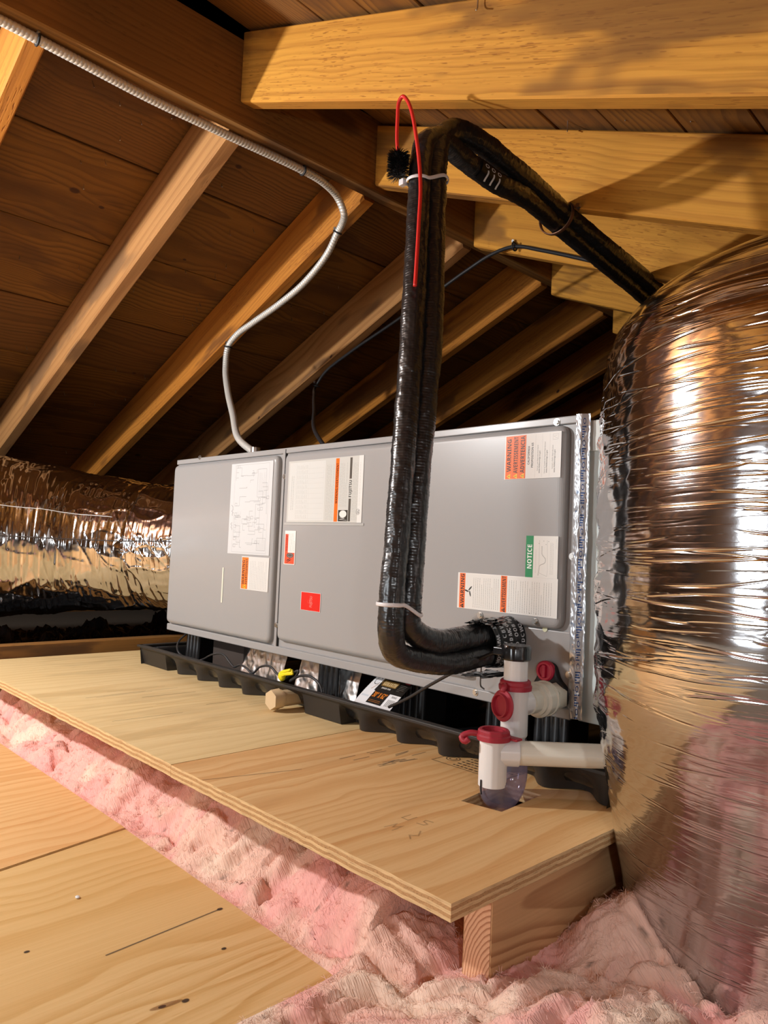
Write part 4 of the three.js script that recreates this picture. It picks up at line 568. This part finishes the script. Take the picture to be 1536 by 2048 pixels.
// ---------------------------------------------------------------- refrigerant lines in ribbed black insulation
const LX = -0.108, HY = 0.357;
function ribbed(R, seed, rib = 0.0043, amp = 0.00035) {
  return (t, a, s) => { const w = fbm(s * 34, a * 1.3, seed, 3); let r = R + 0.0013 * w + 0.0011 * fbm(s * 150, a * 6, seed + 5, 3) + amp * Math.max(0, Math.sin(s / rib * Math.PI * 2 + 0.6 * w + 0.5 * Math.sin(a * 2))); r += 0.0006 * Math.max(0, Math.sin(a * 18)) * (0.5 + noise(s * 60, a * 3, seed)); r += 0.0016 * Math.exp(-(((a - 2.4) / 0.07) ** 2)); r -= 0.0014 * Math.exp(-(((a - 4.6) / 0.05) ** 2)); return r; };
}
{
  const P = (px, py, z) => onZ(px, py, z);
  const inner = curve([V(LX - 0.003, HY + 0.013, 0.004), V(LX - 0.005, HY + 0.011, 0.07), V(LX - 0.007, HY + 0.006, 0.13), V(LX - 0.009, HY + 0.004, 0.175), V(LX - 0.010, HY + 0.014, 0.215), P(815, 1245, 0.242), P(817, 1200, 0.246), P(824, 1100, 0.240), P(831, 1000, 0.232), P(849, 800, 0.212), P(859, 700, 0.202), P(864, 560, 0.188), P(868, 400, 0.168), P(872, 320, 0.158), P(880, 278, 0.148), P(905, 261, 0.120), P(950, 278, 0.070), P(1000, 315, 0.0), P(1058, 362, -0.10), P(1128, 425, -0.255), P(1225, 505, -0.45), P(1275, 545, -0.60), P(1320, 585, -0.75)]);
  const outer = curve([V(LX, HY - 0.018, 0.004), V(LX - 0.002, HY - 0.021, 0.08), V(LX - 0.006, HY - 0.028, 0.16), P(815, 1316, 0.235), P(790, 1303, 0.265), P(782, 1270, 0.282), P(784, 1200, 0.284), P(792, 1100, 0.276), P(800, 1000, 0.268), P(815, 800, 0.246), P(822, 700, 0.236), P(830, 560, 0.222), P(838, 400, 0.200), P(843, 320, 0.188), P(853, 285, 0.176), P(878, 278, 0.150), P(922, 314, 0.095), P(990, 364, 0.0), P(1046, 392, -0.095), P(1112, 447, -0.25), P(1205, 524, -0.45), P(1255, 565, -0.60), P(1300, 605, -0.75)]);
  const a = thing('insulated_pipe', 'thicker black insulated pipe on the wall side of the pair', 'pipe', [LX, HY, 0.01], 'refrigerant pipes');
  part('insulation_sleeve', sweep(inner, 1500, 40, ribbed(0.0178, 3)), M.foam, a, 'ribbed glossy black foam sleeve');
  const b = thing('insulated_pipe', 'thinner black insulated pipe whose lower bend sags beneath the other', 'pipe', [LX, HY, 0.01], 'refrigerant pipes');
  part('insulation_sleeve', sweep(outer, 1500, 40, ribbed(0.0170, 8, 0.0040)), M.foam, b, 'ribbed black foam sleeve');
  // white print on the sleeve above the strap
  const pt = canvasTex(256, 256, (x, w, h) => { x.fillStyle = '#0c0c0c'; x.fillRect(0, 0, w, h); x.strokeStyle = '#dfe2e4'; x.lineWidth = 13; for (let i = 0; i < 3; i++) { x.beginPath(); x.arc(w * (0.2 + i * 0.28), h * 0.78, 18, 0, 7); x.lineWidth = 9; x.stroke(); x.lineWidth = 17; x.beginPath(); x.moveTo(w * (0.26 + i * 0.26), h * 0.62); x.bezierCurveTo(w * (0.34 + i * 0.26), h * 0.5, w * (0.24 + i * 0.26), h * 0.34, w * (0.34 + i * 0.26), h * 0.12); x.stroke(); } });
  const cv = outer, t0 = 0.7345, fr = 40; let best = 0, bd = 1e9; for (let i = 0; i <= 400; i++) { const q = cv.getPointAt(i / 400); const d = q.distanceTo(P(1005, 372, 0.03)); if (d < bd && q.y > 1.0) { bd = d; best = i / 400; } }
  const c0 = cv.getPointAt(best), tg = cv.getTangentAt(best), toCam = CAM.clone().sub(c0).normalize(), n = toCam.clone().addScaledVector(tg, -toCam.dot(tg)).normalize(), bn = new THREE.Vector3().crossVectors(tg, n).normalize();
  part('printed_mark', grid(20, 12, (u, v) => { const s = (u - 0.5) * 0.062, an = (v - 0.5) * 1.9 - 0.25; return c0.clone().addScaledVector(tg, s).addScaledVector(n, Math.cos(an) * 0.0197).addScaledVector(bn, Math.sin(an) * 0.0197); }), phys({ map: pt, roughness: 0.4, side: THREE.DoubleSide }), b, 'white printed marks');
  // printed tape wrapped round both pipes at the cabinet
  const tp = canvasTex(1024, 256, (x, w, h) => { x.fillStyle = '#0d0d0f'; x.fillRect(0, 0, w, h); const r = rng(6); x.fillStyle = '#d8dadd'; x.font = 'bold 52px sans-serif'; x.textBaseline = 'middle'; for (let k = 0; k < 5; k++) { let a = -60 + 30 * r(); while (a < w) { const s = ['W', 'M', 'O', 'B', 'C', 'D', 'I', 'L'][Math.floor(r() * 8)]; x.save(); x.translate(a, 26 + k * 51); x.scale(0.8, 0.75); x.fillText(s, 0, 0); x.restore(); a += 34 + (r() > 0.8 ? 24 : 0); } } });
  tp.wrapS = tp.wrapT = THREE.RepeatWrapping; tp.repeat.set(1, 1);
  const wrap = thing('pipe_tape', 'black tape with white lettering wrapped round the pipes at the cabinet', 'tape', [LX, HY, 0.03]);
  const tw = grid(96, 40, (u, v) => { const an = u * Math.PI * 2, z = 0.004 + v * 0.072, e = 0.0012 * fbm(u * 12, v * 14, 3, 3) + 0.0007 * Math.abs(Math.sin(v * 26 + u * 2)); return V(LX - 0.003 + Math.cos(an) * (0.0275 + e - 0.003 * v), HY - 0.004 + Math.sin(an) * (0.0410 + e - 0.004 * v), z + 0.008 * Math.sin(an) * v); });
  { const U = tw.attributes.uv; for (let i = 0; i < U.count; i++) { const u = U.getX(i), v = U.getY(i); U.setXY(i, u * 1.0, v); } }
  part('wrap', tw, phys({ map: tp, roughness: 0.35, side: THREE.DoubleSide }), wrap, 'lettered tape');
  const sc = rng(14), flap = [];
  for (let i = 0; i < 5; i++) { const o = V(LX - 0.012 + 0.01 * i, HY + 0.036 - 0.002 * Math.abs(i - 2), 0.06); flap.push(grid(14, 6, (u, v) => V(o.x + (v - 0.5) * 0.018 + 0.004 * sn(u * 6, v * 4, i), o.y + 0.004 * fbm(u * 7, v * 5, i, 2) - 0.004 * u, o.z + u * (0.035 + 0.02 * sc())))); }
  for (let i = 0; i < 3; i++) { const o = V(LX - 0.014 + 0.014 * i, HY - 0.047, 0.03); flap.push(grid(14, 6, (u, v) => V(o.x + (v - 0.5) * 0.02, o.y - 0.003 - 0.004 * fbm(u * 7, v * 5, i + 9, 2), o.z + u * (0.07 + 0.02 * sc())))); }
  const fm = M.foam.clone(); fm.side = THREE.DoubleSide; part('loose_end', flap, fm, wrap, 'crumpled loose tape end');
  // white cable ties: a loop round both pipes, square to them
  const nearY = (cv, py) => { let b = null, bd = 1e9; for (let i = 0; i <= 900; i++) { const q = cv.getPointAt(i / 900); if (q.z < 0.13) continue; const d = Math.abs(q.y - py); if (d < bd && q.z > 0.14) { bd = d; b = i / 900; } } return [cv.getPointAt(b), cv.getTangentAt(b)]; };
  const tieAt = (label, y, slope, head) => {
    const [ci] = nearY(inner, y), [co] = nearY(outer, y + slope * 0.03), t = thing('cable_tie', label, 'cable tie', [ci.x, ci.y, ci.z], 'white cable ties round the pipes');
    const ax = co.clone().sub(ci).setY(0).normalize(), sd = V(-ax.z, 0, ax.x), pts = [], r = 0.0205;
    for (let i = 0; i <= 8; i++) { const a = -Math.PI / 2 + Math.PI * i / 8; pts.push(co.clone().addScaledVector(ax, Math.cos(a) * r).addScaledVector(sd, Math.sin(a) * r)); }
    for (let i = 0; i <= 8; i++) { const a = Math.PI / 2 + Math.PI * i / 8; pts.push(ci.clone().addScaledVector(ax, Math.cos(a) * (r + 0.001)).addScaledVector(sd, Math.sin(a) * (r + 0.001))); }
    part('strap', sweep(curve(pts, true), 90, 8, () => 0.0028, { closed: true, up: V(0, 1, 0), flat: [1.0, 0.45] }), M.tie, t);
    if (head) { const q = co.clone().addScaledVector(ax, r * 0.5).addScaledVector(sd, -r * 0.95 * Math.sign(sd.x)); q.z += 0.006; part('lock_head', rbox(q.x - 0.005, q.x + 0.005, q.y - 0.0055, q.y + 0.0045, q.z - 0.003, q.z + 0.006, 0.001), M.tie, t); }
  };
  tieAt('white cable tie high up, also holding the red brush handle', onZ(868, 362, 0.163).y, -0.5, true);
  tieAt('white cable tie just above the lower bend of the pipes', onZ(815, 1228, 0.244).y, 0.55, false);
}
// ---------------------------------------------------------------- strap and screw on the second rafter
{
  const t = thing('pipe_strap', 'brown metal strap holding the pipes up to the rafter', 'strap', [-0.22, 1.2, -0.28]);
  const S = onZ(1118, 436, -0.262), sc = onZ(1158, 413, -0.252), pts = []; for (let i = 0; i <= 14; i++) { const a = Math.PI * (0.15 - 1.25 * i / 14); pts.push(V(S.x + Math.cos(a) * 0.038, S.y + Math.sin(a) * 0.036, S.z + 0.010)); }
  part('hook', sweep(curve([sc.clone().add(V(-0.004, -0.004, -0.004)), ...pts]), 60, 8, () => 0.0055, { up: V(0, 0, 1), flat: [1.0, 0.3] }), M.copper, t);
  part('screw', [hexHead(sc, V(0, 0, 1), 0.0058, 0.006)], M.steel, t);
}
// ---------------------------------------------------------------- red brush hung on the pipes
{
  const z = 0.305, P = (a, b, q = z) => onZ(a, b, q), t = thing('cleaning_brush', 'drain brush with red bent handle and black bristles hung by the pipes', 'brush', [-0.1, 0.9, 0.24]);
  part('handle', sweep(curve([P(830, 572, 0.248), P(834, 510, 0.242), P(838, 440, 0.234), P(841, 380, 0.227), P(839, 330, 0.224), P(832, 270, 0.226), P(823, 222, 0.228), P(814, 200, 0.228), P(805, 193, 0.228), P(798, 204, 0.228), P(795, 240, 0.226), P(794, 280, 0.224), P(796, 306, 0.222)]), 160, 12, () => 0.0029), M.redCord, t, 'bright red flexible handle');
  const c = P(797, 329, 0.222), r = rng(4), g = [];
  for (let i = 0; i < 1100; i++) { const an = r() * 6.283, y = (r() - 0.5) * 0.036, L = 0.0150 + 0.004 * r(), b = 0.006 * (r() - 0.5) - (y < -0.012 ? 0.006 * r() : 0); const q = new THREE.CylinderGeometry(0.00035, 0.00045, L, 3, 1, true); q.translate(0, L / 2, 0); q.applyMatrix4(new THREE.Matrix4().makeRotationFromQuaternion(new THREE.Quaternion().setFromUnitVectors(V(0, 1, 0), V(Math.cos(an), b * 60, Math.sin(an)).normalize())).setPosition(c.x, c.y + y, c.z)); g.push(q); }
  g.push(new THREE.CylinderGeometry(0.0085, 0.0085, 0.034, 12).translate(c.x, c.y, c.z));
  part('bristles', g, M.bristle, t, 'stubby black bristles');
}
// ---------------------------------------------------------------- flexible metal conduit along the ridge and the rafter
{
  const R = 0.0082, lx = V(0, 0, 0);
  const pts = [V(-0.806, 1.400, 1.3), V(-0.808, 1.402, 0.95), onY(0, 40, 1.402), onY(150, 118, 1.402), onY(300, 197, 1.402), onY(450, 268, 1.402), onY(600, 338, 1.402), onY(645, 364, 1.400), onY(675, 395, 1.390), onZ(688, 428, -0.215), onZ(684, 448, -0.238), onZ(675, 465, -0.246), onZ(655, 507, -0.247), onZ(610, 564, -0.247), onZ(560, 607, -0.247), onZ(505, 646, -0.247), onZ(472, 671, -0.246), onZ(456, 694, -0.244), onZ(451, 735, -0.23), onZ(455, 780, -0.19), onZ(466, 830, -0.13), onZ(476, 875, -0.08), V(-0.945, 0.716, -0.045)];
  const t = thing('flexible_conduit', 'silvery ribbed metal conduit running from the ridge down to the cabinet', 'conduit', [-0.945, UT, -0.045]);
  const cv = curve(pts), L = cv.getLength(), n = Math.round(L / 0.0012);
  part('armour', sweep(cv, n, 14, (u, a, s) => R + 0.0013 * Math.sqrt(Math.abs(Math.sin((s / 0.0078) * Math.PI + a * 0.5)))), M.galv, t, 'spiral ribbed metal jacket');
  part('connector', [lathe(V(-0.945, UT, -0.045), V(0, 1, 0), [[0, 0], [0.016, 0], [0.016, 0.008], [0.012, 0.010], [0.012, 0.022], [0, 0.022]], 20)], M.steel, t);
  const clip = (name, c, dir, scr, label) => {
    const k = thing(name, label, 'clip', [c.x, c.y, c.z], 'cable and conduit clips'); const b = new THREE.Vector3().crossVectors(dir, V(0.2, 1, 0.3)).normalize(), nn = new THREE.Vector3().crossVectors(b, dir).normalize(), q = []; for (let i = 0; i < 12; i++) { const a = i / 12 * 6.283; q.push(c.clone().addScaledVector(b, Math.cos(a) * 0.0112).addScaledVector(nn, Math.sin(a) * 0.0112)); }
    part('band', sweep(curve(q, true), 40, 6, () => 0.0024, { closed: true }), M.rubber, k, 'black band');
    part('tab', tube([c.clone().lerp(scr, 0.4), c.clone().lerp(scr, 0.7), scr], 0.003, 6, 6), M.rubber, k); part('screw', [hexHead(scr, V(0, -0.2, 1), 0.0048, 0.004)], M.steel, k);
  };
  clip('conduit_clip', onY(75, 78, 1.402), V(0, 0, 1), onY(79, 66, 1.41), 'black conduit clip on the ridge at the nearest left rafter');
  clip('conduit_clip', onY(606, 341, 1.402), V(0, 0, 1), onY(600, 334, 1.408), 'black conduit clip on the ridge just before the conduit bends down');
  clip('conduit_clip', onZ(675, 465, -0.246), V(-0.5, -0.8, 0), onZ(671, 457, -0.256), 'black conduit clip where the conduit turns onto the rafter');
  clip('conduit_clip', onZ(456, 694, -0.244), V(-0.2, -1, 0), onZ(454, 685, -0.256), 'black conduit clip where the conduit leaves the rafter');
  // black cable to the far side
  const c2 = thing('black_cable', 'thin black cable from the cabinet top along the dark rafters', 'cable', [-0.66, UT, -0.05]);
  const foot = V(-0.672, UT, -0.05);
  part('cable', sweep(curve([foot, onZ(629, 860, -0.15), onZ(628, 820, -0.36), onZ(628, 790, -0.55), onZ(632, 772, -0.648), onZ(650, 745, -0.652), onZ(700, 705, -0.652), onZ(780, 650, -0.652), onZ(860, 594, -0.652), onZ(935, 540, -0.652), onZ(985, 508, -0.65), onZ(1030, 493, -0.645), onZ(1080, 500, -0.645), onZ(1200, 526, -0.64), onZ(1270, 545, -0.64)]), 260, 10, () => 0.0052), M.cable, c2);
  clip('cable_clip', onZ(633, 772, -0.646), V(0.3, 1, 0), onZ(630, 764, -0.658), 'black cable clip at the foot of the dark rafter');
  clip('cable_clip', onZ(1029, 493, -0.643), V(1, 0, 0), onZ(1027, 482, -0.656), 'black cable clip beside the ridge under the insulated pipes');
}
// nail points through the roof boards: too many and too small to count
{
  const r = rng(61), g = [], nL = V(SN, -CS, 0), base = (s, z) => V(XL - CS * s, yL + DEP / CS - SN * s, z);
  for (let i = 0; i < 150; i++) { const bay = Math.floor(r() * 6), zb = [0.545, 0.113, -0.296, -0.70, 0.955, -1.11][bay], z = zb - 0.03 - r() * 0.33, s = 0.1 + r() * 2.0, p = base(s, z), L = 0.008 + 0.010 * r(); const q = new THREE.CylinderGeometry(0.0012, 0.0007, L, 5); q.translate(0, L / 2, 0); q.applyMatrix4(new THREE.Matrix4().makeRotationFromQuaternion(new THREE.Quaternion().setFromUnitVectors(V(0, 1, 0), nL.clone().add(V(0.5 * (r() - 0.5), 0, 0.5 * (r() - 0.5))).normalize())).setPosition(p)); g.push(q); }
  for (const [px, py, z] of [[1240, 232, -0.24], [1250, 236, -0.24], [1380, 238, -0.24], [955, 16, 0.16], [1135, 258, -0.24]]) { const p = onZ(px, py, z); g.push(tube([p.clone().add(V(0, 0.03, 0)), p, p.clone().add(V(0.006, -0.012, 0.01))], 0.0011, 8, 5)); }
  const m = part('nail_points', g, M.steel, scene); m.userData = { kind: 'stuff', label: 'small nail points sticking through the roof boards', category: 'nails' };
}
// ---------------------------------------------------------------- condensate trap
{
  const A = V(-0.024, 0, 0.112), B = V(-0.0205, 0, 0.163), t = thing('condensate_trap', 'white plastic condensate trap with clear bowl and red caps', 'trap', [-0.022, PY, 0.14]);
  const yP = 0.277;
  const R = 0.0192;
  // riser with tee and black topped float switch
  part('riser', [lathe(V(A.x, 0.222, A.z), V(0, 1, 0), [[0, 0], [R - 0.003, 0], [R - 0.003, 0.012], [R - 0.001, 0.014], [R, 0.016], [R, 0.083], [R - 0.0022, 0.085], [R - 0.0022, 0.124], [0, 0.124]], 36), lathe(V(A.x, yP + 0.004, A.z - 0.004), V(0, 0, -1), [[R - 0.001, 0], [R - 0.001, 0.028], [R - 0.003, 0.03], [R - 0.003, 0.036], [0, 0.036]], 32)], M.pvc, t, 'white riser tee');
  const hz = 0.334;
  part('float_switch_cap', [lathe(V(A.x, 0.343, A.z), V(0, 1, 0), [[0, 0], [0.0195, 0], [0.0212, 0.002], [0.0212, 0.017], [0.0195, 0.021], [0, 0.021]], 32), rbox(A.x - 0.038, A.x - 0.012, 0.346, 0.358, A.z - 0.006, A.z + 0.006, 0.002)], M.blackPlastic, t, 'glossy black float switch cap');
  const collar = (c, y, label) => lathe(V(c.x, y, c.z), V(0, 1, 0), [[R - 0.001, -0.004], [R + 0.004, -0.004], [R + 0.0045, 0], [R + 0.0045, 0.002], [R + 0.003, 0.004], [R + 0.0026, 0.008], [R + 0.001, 0.010], [R - 0.003, 0.010], [R - 0.003, 0.004]], 36);
  part('cap_ring', [collar(A, 0.305)], M.redCap, t, 'dark red cap ring');
  // lid swung down on its hinge, in front of the riser
  const lidC = onZ(1004, 1411, A.z + 0.030), ld = V(-0.25, 0.05, 1).normalize();
  part('open_lid', [lathe(lidC, ld, [[0, 0.001], [0.0135, 0.001], [0.0145, 0.006], [0.0165, 0.006], [0.0165, 0.001], [0.0215, 0], [0.0222, -0.0015], [0.0215, -0.003], [0, -0.003]], 36), tube([lidC.clone().add(V(0, 0.019, 0)), lidC.clone().add(V(0.001, 0.027, -0.003)), V(A.x - 0.006, 0.303, A.z + R + 0.003)], 0.0045, 10, 8)], M.redCap, t, 'open dark red lid hanging down');
  // tee in front with its own cap
  part('front_tee', [lathe(V(B.x, 0.176, B.z), V(0, 1, 0), [[R - 0.003, 0], [R, 0.0015], [R, 0.066], [R - 0.002, 0.068], [0, 0.068]], 36)], M.pvc, t, 'white tee in front');
  const oD = V(0.72, 0.012, -0.69).normalize(), oC = V(B.x, 0.222, B.z);
  part('tee_branch', [lathe(oC.clone().addScaledVector(oD, 0.008), oD, [[R - 0.001, 0], [R - 0.001, 0.026], [R - 0.003, 0.0275], [0, 0.0275]], 32)], M.pvc, t);
  part('outlet_pipe', [lathe(oC.clone().addScaledVector(oD, 0.03), oD, [[0.0163, 0], [0.0163, 0.135], [0.014, 0.135]], 32)], M.pvcOld, t, 'cream white outlet pipe running towards the big duct');
  part('cap', [collar(B, 0.243), lathe(V(B.x, 0.246, B.z), V(0, 1, 0), [[0, 0], [R - 0.002, 0], [R - 0.002, 0.004], [0.0125, 0.005], [0.0125, 0.002], [0, 0.002]], 30), rbox(B.x + 0.010, B.x + 0.034, 0.241, 0.2445, B.z - 0.02, B.z - 0.006, 0.0015), tube([V(B.x - 0.014, 0.245, B.z + 0.012), V(B.x - 0.024, 0.246, B.z + 0.022), V(B.x - 0.032, 0.24, B.z + 0.030), V(B.x - 0.026, 0.235, B.z + 0.030), V(B.x - 0.022, 0.239, B.z + 0.026)], 0.0042, 20, 8)], M.redCap, t, 'dark red cap with a tab');
  // clear bowl: a U between the two legs
  const bowl = curve([V(A.x, 0.232, A.z), V(A.x, 0.180, A.z), V(A.x + 0.0004, 0.166, A.z + 0.007), V((A.x + B.x) / 2, 0.1575, (A.z + B.z) / 2), V(B.x - 0.0004, 0.166, B.z - 0.007), V(B.x, 0.186, B.z)]);
  part('clear_bowl', sweep(bowl, 60, 32, (u) => 0.0186 + 0.0022 * Math.sin(u * Math.PI), { caps: false }), M.clearTrap, t, 'clear lavender tinted bowl');
  part('pen_mark', tube([V(B.x - 0.004, 0.187, B.z + R + 0.0006), V(B.x - 0.0036, 0.178, B.z + R + 0.0008), V(B.x - 0.003, 0.168, B.z + R)], 0.0011, 8, 6), M.rubber, t, 'short black pen stroke');
  // union and hexagonal adapter to the drain port
  const U0p = V(A.x, yP + 0.004, 0), dz = V(0, 0, 1);
  part('union_nut', [lathe(U0p.clone().add(V(0.002, 0, 0.036)), dz, [[0.012, 0], [0.0235, 0], [0.0262, 0.003], [0.0262, 0.006], [0.0245, 0.007], [0.0245, 0.018], [0.0262, 0.019], [0.0262, 0.023], [0.0225, 0.026], [0.0225, 0.031], [0.0185, 0.033], [0.0185, 0.05], [0.012, 0.05]], 40)], M.pvcOld, t, 'white ribbed union nut');
  part('adapter', [hexHead(U0p.clone().add(V(0.004, 0, 0.012)), dz, 0.0215, 0.016), lathe(U0p.clone().add(V(0.004, 0, 0.002)), dz, [[0.0, 0], [0.016, 0], [0.016, 0.045], [0, 0.045]], 28)], M.pvcOld, t, 'white hexagonal adapter');
  // switch lead
  const ld2 = thing('switch_lead', 'straight black lead from the float switch down into the pan', 'cable', [-0.06, 0.35, 0.1]);
  part('lead', sweep(curve([V(A.x - 0.034, 0.351, A.z), onZ(935, 1328, 0.10), onZ(905, 1345, 0.09), onZ(860, 1370, 0.08), onZ(815, 1397, 0.07), onZ(778, 1414, 0.062)]), 60, 8, () => 0.0027), M.cable, ld2);
  part('wire', sweep(curve([onZ(963, 1318, 0.05), onZ(962, 1345, 0.04), onZ(961, 1370, 0.03), onZ(968, 1378, 0.012)]), 30, 6, () => 0.0014), std({ color: lin(0.12, 0.11, 0.10), roughness: 0.5 }), ld2, 'thin grey wire');
}
// ---------------------------------------------------------------- foil jacketed ducts
{
  const NU = 420, NV = 520;
  const R = [[0.0, 0.209], [0.05, 0.210], [0.10, 0.214], [0.15, 0.224], [0.20, 0.231], [0.25, 0.238], [0.30, 0.246], [0.35, 0.253], [0.42, 0.254], [0.50, 0.254], [0.58, 0.253], [0.64, 0.252], [0.68, 0.2505], [0.72, 0.247], [0.755, 0.235], [0.785, 0.208], [0.812, 0.165], [0.834, 0.115], [0.848, 0.062], [0.853, 0.001]];
  const cr = new THREE.CatmullRomCurve3(R.map(([y, r]) => V(r, y, 0)), false, 'centripetal'), prof = cr.getSpacedPoints(NV);
  const f = (u, v) => {
    const p = prof[Math.round(v * NV)], a = u * Math.PI * 2, y = p.y, back = sstep(0.42, 0.0, y); const cx = 0.377 - 0.055 * back, cz = 0.087 - 0.100 * back;
    const ca = Math.cos(a), sa = Math.sin(a);               // a = 0 points along +x, a = pi/2 along +z
    let da = a - 2.85; da = Math.atan2(Math.sin(da), Math.cos(da)); const gather = Math.exp(-((da / 0.50) ** 2)) * sstep(0.12, 0.30, y) * (1 - sstep(0.72, 0.80, y));   // crumpled where it is tied to the plenum
    const arc = a * 0.25, dome = 1 - 0.7 * sstep(0.62, 0.76, y);
    // fine creases running round the duct, some of them slanting
    const sl = y + 0.10 * Math.sin(a * 1.0 + 1.2) * 0.35 + 0.02 * fbm(arc * 5, y * 5, 1, 2);
    let h = 0.0035 * fbm(arc * 3, y * 3, 21, 2) + 0.0006 * dome * fbm(arc * 9, sl * 40, 5, 2);
    h += gather * (0.0062 * fbm(arc * 22 + y * 9, y * 30 - arc * 12, 40, 4) + 0.0036 * (1 - Math.abs(sn(arc * 19 + y * 30, y * 50, 44))) + 0.0026 * Math.abs(fbm(arc * 60 - y * 30, y * 85, 48, 2)) - 0.003);
    const r = Math.max(p.x + h * Math.min(1, p.x / 0.05), 0.0004); const q = V(cx + ca * r, y, cz + sa * r), lim = 0.1395 - 0.05 * sstep(0.165, 0.24, y); if (q.x < lim) q.x = lim + (q.x - lim) * 0.04; return q;      // pressed against the platform's edge
  };
  const t = thing('flexible_duct', 'huge silver foil duct standing upright at the end of the cabinet', 'duct', [0.36, 0, 0.06], 'foil ducts');
  const g = grid(NU, NV, f); { const N = g.attributes.normal; for (let j = 0; j <= NV; j++) { const a = j * (NU + 1), b = a + NU, x = N.getX(a) + N.getX(b), y = N.getY(a) + N.getY(b), z = N.getZ(a) + N.getZ(b), l = Math.hypot(x, y, z) || 1; N.setXYZ(a, x / l, y / l, z / l); N.setXYZ(b, x / l, y / l, z / l); } }
  { const U = g.attributes.uv; for (let i = 0; i < U.count; i++) U.setXY(i, U.getX(i) * 2, U.getY(i)); }
  const fm = M.foilBig.clone(); fm.side = THREE.DoubleSide; part('foil_jacket', g, fm, t, 'shiny creased foil jacket');
  part('elbow', sweep(curve([V(0.113, 0.47, -0.27), V(0.20, 0.48, -0.24), V(0.30, 0.49, -0.12), V(0.37, 0.49, 0.02)]), 60, 60, (u, a, s) => 0.19 + 0.002 * fbm(s * 60, a * 3, 3, 3)), M.foil, t);
}
{
  const pts = [V(-1.252, 0.477, -0.262), V(-1.33, 0.475, -0.235), V(-1.42, 0.471, -0.195), V(-1.58, 0.468, -0.09), V(-1.72, 0.474, 0.06), V(-1.80, 0.478, 0.20), V(-1.86, 0.474, 0.36), V(-1.90, 0.468, 0.56), V(-1.92, 0.465, 0.85)];
  const rr = [0.188, 0.192, 0.196, 0.208, 0.234, 0.250, 0.254, 0.250, 0.25], cv = curve(pts), L = cv.getLength();
  const t = thing('flexible_duct', 'silver foil duct lying level and curving away from the cabinet\'s far end', 'duct', [-1.6, 0.22, 0], 'foil ducts');
  const rad = (u, a, s) => {
    const q = u * (rr.length - 1), i = Math.min(rr.length - 2, Math.floor(q)), R = rr[i] + (rr[i + 1] - rr[i]) * sstep(0, 1, q - i); const c = a * 0.24;
    const tie = 0.006 * Math.exp(-(((s - 0.11) / 0.012) ** 2)) + 0.005 * Math.exp(-(((s - 0.36) / 0.01) ** 2));
    const cr = 1 - Math.abs(sn(s * 22 + 2 * Math.sin(a * 2), c * 9, 3)), c2 = 1 - Math.abs(sn(s * 9 + c * 14, c * 22 - s * 6, 6));
    return R - tie + 0.006 * fbm(s * 4, c * 5, 2, 3) + 0.0042 * Math.pow(cr, 5) * noise(s * 5, c * 6, 9) + 0.004 * Math.pow(c2, 4) * noise(s * 7, c * 7, 14) + 0.0011 * sn(s * 120, c * 14, 17) + 0.0007 * fbm(s * 60, c * 60, 19, 2);
  };
  part('foil_jacket', sweep(cv, 620, 320, rad, { up: V(0, 1, 0) }), M.foil, t, 'crinkled foil jacket');
  // seam line and a thread of the jacket, lying on its face
  const surf = (u, ang, o) => { const p = cv.getPointAt(u), tg = cv.getTangentAt(u), b = new THREE.Vector3().crossVectors(tg, V(0, 1, 0)).normalize(), n = new THREE.Vector3().crossVectors(b, tg).normalize(); const r = rad(u, (ang + 6.2832) % 6.2832, u * L) + o; return p.clone().addScaledVector(n, Math.cos(ang) * r).addScaledVector(b, Math.sin(ang) * r); };
  for (const [ang, r, m, l, u0, u1] of [[-1.52, 0.0016, M.pad, 'dark jacket seam', 0.02, 0.98], [-1.16, 0.0009, M.white, 'pale thread', 0.3, 0.98]]) { const q = []; for (let i = 0; i <= 60; i++) { const u = u0 + (u1 - u0) * i / 60; q.push(surf(u, ang + 0.03 * Math.sin(u * 9), 0.0008)); } part('seam', sweep(curve(q), 200, 6, () => r), m, t, l); }
}
renderer.render(scene, camera);
